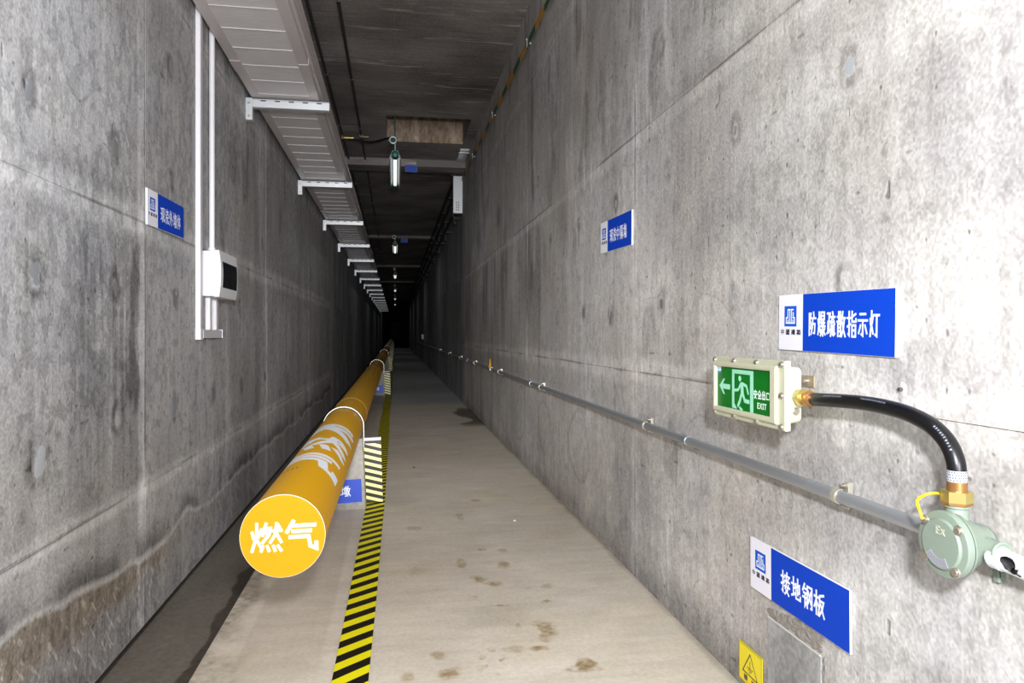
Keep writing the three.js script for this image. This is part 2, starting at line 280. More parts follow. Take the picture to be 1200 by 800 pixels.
/* ---------- lettering: strokes on a 20 x 20 grid ---------- */
const HUO = '1,6 2,10|7,4 5,9|4,0 4,8 1,19|4,11 7,17', SHOU = '0,5 7,5|4,0 4,19 2,18|0,12 7,10', TU = '0,6 7,6|4,0 4,16|0,17 8,14', FU = '2,1 2,20|2,1 7,1 4,7 7,10 6,14 3,14';
const GLYPHS = {
  防: FU + '|14,0 15,3|8,5 20,5|12,5 11,13 7,19|11,10 18,10 17,18 14,18',
  爆: HUO + '|9,0 18,0 18,6 9,6 9,0|9,3 18,3|8,9 19,9|11,7 11,12|16,7 16,12|7,12 20,12|14,12 14,20|9,15 11,17|19,14 17,16|12,16 8,20|16,16 20,19',
  疏: '1,1 8,1 7,4|5,1 5,17|5,8 8,8|2,8 2,17|0,18 8,15|14,0 15,2|9,4 20,4|13,4 11,9 18,8|16,6 19,10|11,11 11,15 9,20|14,11 14,19|18,11 18,19 20,18',
  散: '1,4 10,4|4,0 4,8|8,0 8,8|0,8 11,8|2,10 2,20|2,10 9,10 9,20 7,20|2,13 9,13|2,16 9,16|14,0 11,9|13,5 20,5|18,5 16,13 11,20|13,9 16,15 20,20',
  指: SHOU + '|11,0 11,8 20,8 20,6|19,2 11,4|11,11 19,11 19,20 11,20 11,11|11,15 19,15',
  示: '4,2 16,2|0,7 20,7|10,7 10,19 7,18|5,11 1,17|15,11 19,17',
  灯: HUO + '|9,3 20,3|15,3 15,19 12,18',
  接: SHOU + '|14,0 14,2|9,3 20,3|12,5 13,7|17,5 16,7|8,8 20,8|13,9 10,15 18,20|17,11 15,16 9,20|8,13 20,13',
  地: TU + '|10,5 10,18 20,18 20,15|7,9 18,5 18,12 16,12|14,0 14,14',
  钢: '4,0 0,6|3,4 8,4|2,8 8,8|0,12 8,12|5,8 5,19 8,16|10,20 10,1 20,1 20,19 18,19|12,5 18,15|18,5 12,15',
  板: '0,5 8,5|4,0 4,20|4,7 0,14|4,8 8,12|19,1 11,3 11,10 8,20|11,7 19,7 16,14 10,20|13,10 20,20',
  现: '0,2 8,2|0,9 8,9|0,17 8,15|4,2 4,16|10,1 10,12|10,1 19,1 19,12|14,4 14,10 9,20|16,12 16,18 20,18 20,15',
  浇: '1,1 4,4|0,7 3,9|0,19 4,12|7,4 18,2|12,0 13,5 20,8|18,4 8,9|7,11 20,11|11,11 10,16 6,20|15,11 15,19 20,19 20,16',
  中: '2,5 18,5 18,13 2,13 2,5|10,0 10,20',
  隔: FU + '|9,1 20,1|11,4 18,4 18,8 11,8 11,4|9,20 9,11 20,11 20,20|12,13 13,15|17,13 16,15|11,16 18,16|14,16 14,20',
  墙: TU + '|9,3 20,3|14,0 14,8|11,4 12,7|18,4 17,7|8,8 20,8|9,11 20,11 20,20 9,20 9,11|12,14 17,14 17,17 12,17 12,14',
  外: '5,0 1,10|4,4 10,4 8,12 1,20|3,8 7,13|14,0 14,20|14,8 20,13',
  体: '6,0 0,10|4,6 4,20|8,5 20,5|14,0 14,20|14,5 8,15|14,5 20,15|11,15 17,15',
  安: '10,0 10,3|1,7 1,3 19,3 19,7|0,10 20,10|9,6 5,14 16,20|14,10 11,16 3,20',
  全: '10,0 0,9|10,0 20,9|4,10 16,10|4,14 16,14|1,19 19,19|10,10 10,19',
  出: '10,0 10,19|3,2 3,9 17,9 17,2|1,11 1,19 19,19 19,11',
  口: '2,3 18,3 18,18 2,18 2,3',
  燃: HUO + '|10,0 8,8|9,3 13,3 12,8 8,13|10,5 11,8|13,5 20,5|17,0 16,8 13,13|17,7 20,13|18,1 19,3|8,16 7,19|11,16 12,19|15,16 16,19|18,16 20,19',
  气: '5,0 1,7|5,3 19,3|5,7 16,7|3,11 15,11 16,18 20,20 20,16',
  天: '2,3 18,3|1,9 19,9|10,3 10,9 1,20|10,10 19,20',
  然: '5,0 1,8|4,3 9,3 7,9 1,14|4,5 6,8|11,5 20,5|15,0 14,8 10,14|15,7 20,14|17,1 19,3|3,16 1,20|8,16 9,20|13,16 14,20|17,16 20,20',
  墩: TU + '|12,0 12,2|8,3 15,3|9,5 14,5 14,8 9,8 9,5|8,11 14,11 12,13 12,20 10,20|8,15 15,15|17,0 15,8|16,5 21,5|20,5 18,13 15,20|16,9 18,15 21,20',
  支: '1,4 19,4|10,0 10,9|3,9 16,9 11,16 1,20|6,11 19,20',
  國: '1,1 19,1 19,19 1,19 1,1|4,6 16,6|5,9 10,9 10,13 5,13 5,9|4,16 11,15|12,3 14,14 16,16|16,9 12,16|14,3 15,5',
  建: '10,2 18,2 18,8|8,5 20,5|10,8 18,8|9,11 19,11|8,14 20,14|14,0 14,17|1,3 6,3 3,9 6,9 4,15 0,19|1,11 6,17 20,19',
  築: '2,1 0,4|1,3 8,3|5,3 6,5|12,1 10,4|11,3 19,3|15,3 16,5|3,7 9,7|6,7 6,11|2,12 9,11|12,7 18,7 18,10 20,11|12,7 11,12|0,14 20,14|10,12 10,20|9,15 1,19|11,15 19,19',
};
function glyph(c, ch, x, y, w, h, lw, color) {
  c.strokeStyle = color; c.lineWidth = lw; c.lineCap = 'square'; c.lineJoin = 'miter';
  for (const st of GLYPHS[ch].split('|')) {
    c.beginPath();
    st.split(' ').forEach((p, i) => { const [a, b] = p.split(',').map(Number); (i ? c.lineTo : c.moveTo).call(c, x + a / 20 * w, y + b / 20 * h); });
    c.stroke();
  }
}
function canvas(w, h, draw) { const cv = document.createElement('canvas'); cv.width = w; cv.height = h; draw(cv.getContext('2d'), w, h); const t = new THREE.CanvasTexture(cv); t.colorSpace = THREE.SRGBColorSpace; return t; }
// the builder's emblem: white upright bars over a stepped base on a blue square, company name below
function emblem(c, x, y, s, hh) {
  c.fillStyle = '#1257c8'; c.fillRect(x, y, s, hh);
  c.fillStyle = '#eef2fb'; const q = (a, b, w, h) => c.fillRect(x + a * s, y + b * hh, w * s, h * hh);
  q(.26, .14, .2, .07); q(.52, .14, .24, .07); q(.26, .14, .07, .46); q(.42, .14, .07, .46); q(.56, .14, .07, .46); q(.7, .14, .07, .07); q(.7, .3, .07, .3);
  q(.12, .54, .07, .32); q(.12, .54, .2, .07); q(.12, .8, .76, .07); q(.27, .66, .07, .2); q(.4, .6, .07, .26); q(.54, .6, .07, .26); q(.68, .66, .07, .2); q(.81, .54, .07, .32); q(.68, .54, .2, .07);
}
function signTex(text, x0, x1, y0, y1, lw) {
  return canvas(1024, 324, (c, W, Hh) => {
    c.fillStyle = '#eceaf4'; c.fillRect(0, 0, W, Hh); c.fillStyle = '#0640bd'; c.fillRect(W * 0.252, 0, W, Hh);
    emblem(c, 62, 66, 130, 120);
    [...'中國建築'].forEach((ch, i) => glyph(c, ch, 22 + i * 58, 204, 38, 30, 5, '#22182a'));
    const n = text.length, w = (x1 - x0) * W / n;
    [...text].forEach((ch, i) => glyph(c, ch, x0 * W + i * w + w * 0.1, y0 * Hh, w * 0.78, (y1 - y0) * Hh, lw, '#f2f5ff'));
  });
}
const foam = std(0xf1eff0, 0.5);
function wallSign(name, label, side, dMid, yMid, w, h, tilt, tex) {
  const t = thing(name, label, 'sign', side > 0 ? R : L, EYE + yMid, -dMid, -side * Math.PI / 2);
  t.rotation.order = 'YXZ'; t.rotation.z = tilt;
  mesh('board', box(w, h, 0.006, 0, 0, 0.0045), foam, t);
  mesh('printed_face', new THREE.PlaneGeometry(w - 0.001, h - 0.001).translate(0, 0, 0.0078), phys(0xffffff, 0.6, { map: tex, specularIntensity: 0.35 }), t);
  return t;
}
const rad = (d) => d * Math.PI / 180;

/* ---------- gas pipe, its piers, clamps and marker boards ---------- */
const PX = -0.293, PY = EYE - 0.535, PR = 0.107, PD = 1.954, PIERS = Array.from({ length: 8 }, (_, k) => 4.19 + 7.55 * k);
function pipeSkin(c, W, Hh, sd) {
  c.fillStyle = '#dfa404'; c.fillRect(0, 0, W, Hh);
  for (let i = 0; i < 900; i++) { const x = rnd() * W, y = rnd() * Hh, l = 4 + rnd() * 60; c.strokeStyle = rnd() < 0.55 ? `rgba(226,172,40,${0.05 + rnd() * 0.12})` : `rgba(120,78,6,${0.05 + rnd() * 0.14})`; c.lineWidth = 0.6 + rnd() * 1.8; c.beginPath(); c.moveTo(x, y); c.lineTo(x + (rnd() - 0.5) * l, y + (rnd() - 0.5) * l * 0.7); c.stroke(); }
  for (let i = 0; i < 130; i++) { c.fillStyle = `rgba(245,225,170,${0.1 + rnd() * 0.45})`; c.beginPath(); c.ellipse(rnd() * W, rnd() * Hh, 0.6 + rnd() * 2.6, 0.6 + rnd() * 1.4, 0, 0, 7); c.fill(); }
}
const SECT = PIERS[0] - PD;
const printTex = canvas(640, 2048, (c, W, Hh) => {
  pipeSkin(c, W, Hh);
  for (const v of [0.12, 0.36, 0.7]) { c.strokeStyle = 'rgba(120,80,8,.35)'; c.lineWidth = 3; c.beginPath(); c.moveTo(0, Hh * v); c.lineTo(W, Hh * v); c.stroke(); }
  const put = (ch, d0, d1, lw) => { const y0 = Hh * (1 - (d1 - PD) / SECT), y1 = Hh * (1 - (d0 - PD) / SECT), w = 0.255 / (2 * Math.PI * PR) * W, x = W * 98 / 360; c.save(); c.translate(x, y0); c.scale(-1, 1); glyph(c, ch, -w / 2, 0, w, y1 - y0, lw, '#eef0f4'); c.restore(); };
  put('气', 2.40, 2.66, 36); put('然', 2.76, 3.05, 34); put('天', 3.18, 3.47, 62);
  for (let i = 0; i < 260; i++) { c.fillStyle = 'rgba(186,136,20,.7)'; const x = W * (0.1 + rnd() * 0.36), y = Hh * (0.3 + rnd() * 0.5); c.fillRect(x, y, 1 + rnd() * 6, 1 + rnd() * 2); }
  for (let i = 0; i < 5; i++) { c.fillStyle = 'rgba(70,66,90,.55)'; c.fillRect(W * (0.27 + i * 0.022), Hh * 0.815, 8, 22); }
});
const skinTex = canvas(512, 1024, (c, W, Hh) => pipeSkin(c, W, Hh)); skinTex.wrapS = skinTex.wrapT = THREE.RepeatWrapping;
const pipeCoat = (t) => phys(0xffffff, 0.5, { map: t, specularIntensity: 0.6, clearcoat: 0.12, clearcoatRoughness: 0.3 });
function pipeGeo(r, z0, z1, rep, n = 64) {
  const m = Math.max(1, Math.ceil(Math.abs(z1 - z0))), pos = [], uv = [], nor = [], idx = [];
  for (let j = 0; j <= m; j++) for (let i = 0; i <= n; i++) { const a = i / n * 2 * Math.PI; pos.push(r * Math.cos(a), r * Math.sin(a), z0 + (z1 - z0) * j / m); nor.push(Math.cos(a), Math.sin(a), 0); uv.push(i / n, j / m * rep); }
  for (let j = 0; j < m; j++) for (let i = 0; i < n; i++) { const a = j * (n + 1) + i, b = a + n + 1; idx.push(a, b, a + 1, b, b + 1, a + 1); }
  const g = new THREE.BufferGeometry(); g.setAttribute('position', new THREE.Float32BufferAttribute(pos, 3)); g.setAttribute('normal', new THREE.Float32BufferAttribute(nor, 3)); g.setAttribute('uv', new THREE.Float32BufferAttribute(uv, 2)); g.setIndex(idx); return g;
}
const pipe = thing('gas_pipe', 'long mustard yellow gas pipe with white lettering running down the tunnel on concrete piers', 'pipe', PX, PY, -PD);
mesh('lettered_length', pipeGeo(PR, 0, -SECT, 1), pipeCoat(printTex), pipe).userData.label = 'nearest pipe length with white painted characters';
mesh('pipe_body', pipeGeo(PR, -SECT, -(END - PD), 26), pipeCoat(skinTex), pipe);
for (const d of [PIERS[0] + 0.65, 9.6, 15.5]) mesh('coating_ring', new THREE.TorusGeometry(PR + 0.0005, 0.0022, 8, 64).translate(0, 0, -(d - PD)), std(0x8e6a12, 0.5), pipe);
const discTex = canvas(1024, 1024, (c, W) => {
  const g = '#d88c0a'; c.fillStyle = g; c.fillRect(0, 0, W, W);
  glyph(c, '燃', W * 0.125, W * 0.345, W * 0.355, W * 0.34, 36, '#f4efe4');
  c.save(); c.translate(W * 0.53, W * 0.33); c.rotate(-0.02); glyph(c, '气', 0, 0, W * 0.36, W * 0.34, 46, '#fffdf6'); c.restore();
});
mesh('end_board', cyl(PR + 0.0025, PR + 0.0025, 0.006, 72).rotateX(Math.PI / 2).translate(0, 0, 0.003), std(0xf4f0ea, 0.5), pipe).userData.label = 'white edged round board closing the pipe end';
mesh('printed_face', new THREE.CircleGeometry(PR + 0.0018, 72).translate(0, 0, 0.0066), phys(0xffffff, 0.7, { map: discTex, specularIntensity: 0.35 }), pipe).userData.label = 'orange printed disc with two white characters';

// tapered concrete pier with a cradle cut for the pipe
const pierTex = paint(256, 256, 0, 0.6, 0, 0.6, (s, t, o) => { const n = noiseOn(0.6, 0.6), v = 158 + n(s, t, 4, 4, 3, 301) * 46 + n(s, t, 60, 60, 2, 303) * 30; o[0] = v + 4; o[1] = v - 1; o[2] = v - 10; o[3] = v; });
const pierMat = concreteMat(pierTex, 0.85, 0.004), csg = new Evaluator();
const pierShape = new THREE.Shape([[-0.125, 0], [0.122, 0], [0.104, 0.395], [-0.106, 0.395]].map(([x, y]) => new THREE.Vector2(x, y)));
const pierGeo = (() => {
  const body = new Brush(new THREE.ExtrudeGeometry(pierShape, { depth: 0.3, bevelEnabled: true, bevelSize: 0.006, bevelThickness: 0.006, bevelSegments: 1 }).translate(0, 0, -0.3)); body.updateMatrixWorld();
  const cut = new Brush(cyl(PR + 0.003, PR + 0.003, 1, 48).rotateX(Math.PI / 2).translate(0, PY, 0)); cut.updateMatrixWorld();
  const g = csg.evaluate(body, cut, SUBTRACTION).geometry; g.clearGroups();
  return slabUV(g, (x, y, z) => [(x + z) / 0.6, (y + z * 0.5) / 0.6]);
})();
const bandMat = std(0xc9c4b2, 0.35, 0.55), rubber = std(0x2a2826, 0.8), boltMat = std(0xb9b6ae, 0.35, 0.8);
// half round strap over the pipe with two straight legs
function strap(r, t, w) {
  const s = new THREE.Shape(); s.moveTo(-r - t, -0.12); s.lineTo(-r - t, 0); s.absarc(0, 0, r + t, Math.PI, 0, true); s.lineTo(r + t, -0.12); s.lineTo(r, -0.12); s.lineTo(r, 0); s.absarc(0, 0, r, 0, Math.PI, false); s.lineTo(-r, -0.12);
  return new THREE.ExtrudeGeometry(s, { depth: w, bevelEnabled: false, curveSegments: 36 });
}
const hazTex = canvas(256, 880, (c, W, Hh) => {
  c.fillStyle = '#fdf7a0'; c.fillRect(0, 0, W, Hh); c.fillStyle = '#140b07';
  const p = Hh / 8.6, dr = W * 0.3; for (let k = -1; k < 10; k++) { const y = k * p; c.beginPath(); c.moveTo(0, y); c.lineTo(W, y + dr); c.lineTo(W, y + dr + p * 0.52); c.lineTo(0, y + p * 0.52); c.fill(); }
});
const hazMat = phys(0xffffff, 0.4, { map: hazTex }), capMat = std(0xd9d3d6, 0.5);
PIERS.forEach((d, k) => {
  const where = k ? ORD[k] + ' from the pipe end' : 'nearest to the lettered pipe end';
  const p = thing('support_pier', `tapered grey concrete pier under the gas pipe, ${where}`, 'pier', PX, 0, -d + 0.05);
  mesh('pier_body', pierGeo, pierMat, p);
  const c = thing('pipe_clamp', `bright steel strap over the yellow gas pipe, ${where}`, 'clamp', PX, PY, -d);
  mesh('steel_band', strap(PR + 0.005, 0.004, 0.035).translate(0, 0, -0.02), bandMat, c); mesh('rubber_liner', strap(PR + 0.0005, 0.005, 0.06).translate(0, 0, -0.035), rubber, c);
  for (const s of [-1, 1]) { mesh('bolt', cyl(0.007, 0.007, 0.008, 6).rotateZ(Math.PI / 2).translate(s * (PR + 0.012), -0.1, -0.002), boltMat, c); }
  const b = thing('hazard_board', `upright yellow and black striped marker board beside the pier, ${where}`, 'marker board', -0.122, 0.006, -d - 0.06);
  b.rotation.z = rad(1.8);
  mesh('board', rbox(0.105, 0.366, 0.024, 0.003, 0, 0.185, -0.013), std(0x3a3230, 0.6), b);
  mesh('striped_face', new THREE.PlaneGeometry(0.102, 0.346).translate(0, 0.176, -0.0004), hazMat, b);
  mesh('top_cap', rbox(0.098, 0.018, 0.03, 0.003, 0.003, 0.374, -0.013), capMat, b);
});
const pierSign = signTex('管支墩'.replace('管', '中').slice(1), 0.56, 0.86, 0.28, 0.7, 13);
[0, 1].forEach((k) => {
  const s = thing('pier_sign', k ? 'dim blue sign leaning on the second pier from the pipe end' : 'blue and white sign with characters leaning on the nearest pier under the pipe', 'sign', PX - 0.105, 0.035, -PIERS[k] + 0.075);
  s.rotation.z = rad(2.5); s.rotation.x = rad(-2);
  mesh('board', box(0.43, 0.132, 0.005, 0, 0.066, 0), foam, s); mesh('printed_face', new THREE.PlaneGeometry(0.429, 0.131).translate(0, 0.066, 0.0028), phys(0xffffff, 0.45, { map: pierSign }), s);
});

// hazard tape laid on the floor, a little wavy, lifted and twisted in places
{
  const P = [[1.0, -.127, 0, 0], [1.7, -.128, 0, 0], [2.1, -.127, .004, .02], [2.6, -.122, .002, -.02], [3.2, -.119, .006, .03], [3.9, -.116, .002, 0], [4.25, -.113, .002, 0], [5.2, -.112, .002, .02], [6.2, -.111, .004, -.03], [6.9, -.110, .004, 0], [7.6, -.112, .006, .05], [8.4, -.116, .014, .25], [9.2, -.106, .024, .5], [10.0, -.112, .016, -.3], [10.8, -.108, .01, .15], [11.6, -.1, .004, 0], [13, -.1, .003, 0], [16, -.1, .003, 0], [19, -.1, .003, 0], [26, -.1, .003, 0], [34, -.1, .003, 0], [44, -.1, .003, 0]];
  const cx = new THREE.CatmullRomCurve3(P.map(([d, x, y]) => V(x, y + 0.0015, -d))), ct = new THREE.CatmullRomCurve3(P.map(([d, , , t]) => V(t, 0, -d)));
  const n = 700, W = 0.104, pos = [], uv = [], idx = []; let len = 0, last = null;
  for (let i = 0; i <= n; i++) {
    const u = (i / n) ** 1.5, p = cx.getPoint(u), tw = ct.getPoint(u).x; if (last) len += p.distanceTo(last); last = p;
    const c = Math.cos(tw), s = Math.sin(tw), lift = Math.abs(s) * W / 2;
    for (const e of [-1, 1]) for (const up of [0, 1]) pos.push(p.x + e * W / 2 * c, p.y + lift + e * W / 2 * s + up * 0.0006, p.z), uv.push((e + 1) / 2, len / 0.104);
  }
  for (let i = 0; i < n; i++) { const a = i * 4, b = a + 4; idx.push(a + 1, a + 3, b + 1, b + 1, a + 3, b + 3, a, b, a + 2, b, b + 2, a + 2, a, a + 1, b, b, a + 1, b + 1, a + 2, b + 2, a + 3, b + 2, b + 3, a + 3); }
  const g = new THREE.BufferGeometry(); g.setAttribute('position', new THREE.Float32BufferAttribute(pos, 3)); g.setAttribute('uv', new THREE.Float32BufferAttribute(uv, 2)); g.setIndex(idx); g.computeVertexNormals();
  const tex = canvas(256, 256, (c, W2) => { c.fillStyle = '#efe413'; c.fillRect(0, 0, W2, W2); c.fillStyle = '#17120c'; for (const k of [-1, 0, 1]) { const y = k * W2 + W2 * 0.25; c.beginPath(); c.moveTo(0, y + W2 * 0.8); c.lineTo(W2, y); c.lineTo(W2, y + W2 * 0.5); c.lineTo(0, y + W2 * 1.3); c.fill(); } });
  tex.wrapT = THREE.RepeatWrapping;
  const t = mesh(numbered('hazard_tape'), g, phys(0xffffff, 0.6, { map: tex, side: THREE.DoubleSide, specularIntensity: 0.4 }), scene);
  t.userData = { label: 'long yellow and black striped tape lying on the floor beside the gas pipe', category: 'tape' };
}

/* ---------- signs on the walls ---------- */
wallSign('wall_sign', 'blue and white sign with seven characters above the green exit sign', 1, 1.459, 0.0255, 0.427, 0.137, rad(-1), signTex('防爆疏散指示灯', 0.3, 0.9, 0.33, 0.72, 12));
wallSign('wall_sign', 'blue and white sign with four characters low on the right wall, above the grounding plate', 1, 1.603, -0.624, 0.432, 0.137, rad(0.6), signTex('接地钢板', 0.355, 0.8, 0.31, 0.7, 14));
wallSign('wall_sign', 'small distant blue sign high on the right wall beside a vertical joint', 1, 3.037, 0.447, 0.45, 0.144, rad(-1.4), signTex('现浇中隔墙', 0.32, 0.86, 0.33, 0.72, 13));
wallSign('wall_sign', 'blue and white sign on the left wall beside white conduit', -1, 2.884, 0.453, 0.434, 0.128, rad(0.9), signTex('现浇外墙体', 0.32, 0.9, 0.34, 0.76, 13));
{
  const tex = canvas(512, 440, (c, W, Hh) => {
    c.fillStyle = '#f3df14'; c.fillRect(0, 0, W, Hh); c.strokeStyle = '#1d1a08'; c.lineWidth = 5; c.strokeRect(9, 9, W - 18, Hh - 18);
    c.lineWidth = 15; c.beginPath(); c.moveTo(256, 70); c.lineTo(420, 312); c.lineTo(92, 312); c.closePath(); c.stroke();
    c.fillStyle = '#1d1a08'; c.fillRect(249, 150, 12, 84); c.fillRect(188, 228, 134, 11); c.fillRect(212, 250, 86, 10); c.fillRect(232, 270, 46, 9);
    glyph(c, '接', 120, 336, 74, 64, 12, '#1d1a08'); glyph(c, '地', 290, 336, 74, 64, 12, '#1d1a08');
  });
  const t = thing('warning_plate', 'small yellow grounding warning plate with black triangle low on right wall', 'sign', R, EYE - 0.925, -1.827, -Math.PI / 2);
  mesh('plate', box(0.128, 0.108, 0.003, 0, 0, 0.003), std(0xd8c414, 0.5), t); mesh('printed_face', new THREE.PlaneGeometry(0.127, 0.107).translate(0, 0, 0.0048), phys(0xffffff, 0.4, { map: tex }), t);
}
// grounding plate set in the wall with broken mortar round it
{
  const t = thing('grounding_plate', 'smooth grey steel grounding plate set in chipped mortar at the foot of the right wall', 'plate', R, EYE - 0.86, -1.615, -Math.PI / 2);
  const pt = paint(256, 256, 0, 0.3, 0, 0.3, (s, tt, o) => { const n = noiseOn(0.3, 0.3), v = 152 + n(s, tt, 6, 4, 3, 311) * 60 + n(s, tt, 90, 90, 2, 313) * 44; o[0] = v; o[1] = v; o[2] = v - 1; o[3] = v; });
  mesh('steel_plate', slabUV(rbox(0.236, 0.25, 0.005, 0.0015, 0, -0.01, 0.002), (x, y) => [x / 0.3, y / 0.3]), concreteMat(pt, 0.65, 0.001), t);
  const rough = std(0x8d8780, 0.95), pale = std(0xcfcac2, 0.9);
  const crumb = (m, xs, f, sc) => { const list = []; for (let i = 0; i < xs; i++) { const [x, y, s] = f(i / (xs - 1)); const g = new THREE.IcosahedronGeometry(1, 1), p = g.attributes.position; for (let q = 0; q < p.count; q++) { const e = 0.7 + 0.6 * vn(p.getX(q) * 2 + i * 3, p.getY(q) * 2 + p.getZ(q) * 1.7); p.setXYZ(q, p.getX(q) * e, p.getY(q) * e, p.getZ(q) * e); } g.computeVertexNormals(); list.push(g.scale(s * sc, s, s * 0.4).translate(x, y, 0.0005)); } return mesh('broken_mortar', list, m, t); };
  crumb(rough, 64, (u) => [-0.118 + u * 0.235, 0.124 + rnd() * 0.03 * (0.35 + u), 0.005 + rnd() * 0.006], 1.8).userData.label = 'rough chipped mortar along the top edge';
  crumb(pale, 30, (u) => [-0.122 + rnd() * 0.004, 0.12 - u * 0.25, 0.003 + rnd() * 0.004], 0.7);
  mesh('pale_edge', box(0.232, 0.003, 0.004, 0, 0.116, 0.004), pale, t);
  crumb(rough, 9, (u) => [0.12 + rnd() * 0.01, 0.11 - u * 0.05, 0.004 + rnd() * 0.004], 1);
}

/* ---------- exit light ---------- */
const steelBolt = std(0xc7bfb2, 0.3, 0.85), cream = phys(0xc3c3a8, 0.42, { clearcoat: 0.25, clearcoatRoughness: 0.4 });
const brass = std(0xcdbb74, 0.3, 0.8), brassDark = std(0xb98a55, 0.3, 0.8);
const screwGeo = (r = 0.0055) => merge([cyl(r, r * 1.08, r * 0.9, 16).rotateX(Math.PI / 2), new THREE.TorusGeometry(r * 1.25, r * 0.28, 6, 16).translate(0, 0, -r * 0.4)]);
const exitTex = canvas(1024, 362, (c, W, Hh) => {
  c.fillStyle = '#04701c'; c.fillRect(0, 0, W, Hh);
  const M = '#a2e6c6'; c.fillStyle = M; c.strokeStyle = M; c.lineCap = 'butt'; c.lineJoin = 'miter';
  c.beginPath(); c.moveTo(44, 176); c.lineTo(128, 112); c.lineTo(160, 112); c.lineTo(118, 156); c.lineTo(262, 156); c.lineTo(262, 200); c.lineTo(118, 200); c.lineTo(160, 246); c.lineTo(128, 246); c.closePath(); c.fill();
  c.fillRect(300, 24, 396, 34); c.fillRect(300, 24, 46, 322); c.fillRect(636, 24, 60, 330);
  c.beginPath(); c.moveTo(300, 346); c.lineTo(300, 306); c.lineTo(346, 306); c.lineTo(392, 340); c.lineTo(392, 350); c.closePath(); c.fill();
  c.beginPath(); c.ellipse(450, 96, 27, 24, 0, 0, 7); c.fill();
  c.lineWidth = 30; c.lineCap = 'round'; c.lineJoin = 'round';
  const ln = (w, ...p) => { c.lineWidth = w; c.beginPath(); p.forEach(([x, y], i) => (i ? c.lineTo(x, y) : c.moveTo(x, y))); c.stroke(); };
  ln(56, [488, 150], [496, 214]); ln(24, [470, 136], [420, 190], [352, 196]); ln(26, [506, 136], [572, 150], [602, 206]); ln(34, [480, 222], [450, 280], [418, 318]); ln(34, [508, 220], [540, 270], [612, 274]);
  ln(26, [452, 336], [494, 352]);
  c.fillStyle = '#e9fff2'; [...'安全出口'].forEach((ch, i) => glyph(c, ch, 704 + i * 69, 172, 54, 62, 10, '#e9fff2'));
  c.font = 'bold 66px sans-serif'; c.textAlign = 'center'; c.save(); c.translate(836, 312); c.scale(1.14, 1); c.fillText('EXIT', 0, 0); c.restore();
  c.fillStyle = '#e4ecfa'; c.fillRect(12, 8, 66, 58); c.fillStyle = '#2a86d8'; c.fillRect(12, 50, 66, 16); c.fillStyle = '#5a86c0'; for (let i = 0; i < 3; i++) c.fillRect(24, 18 + i * 10, 36 - i * 6, 4);
});
const EXD = 1.6445, EXY = -0.14;
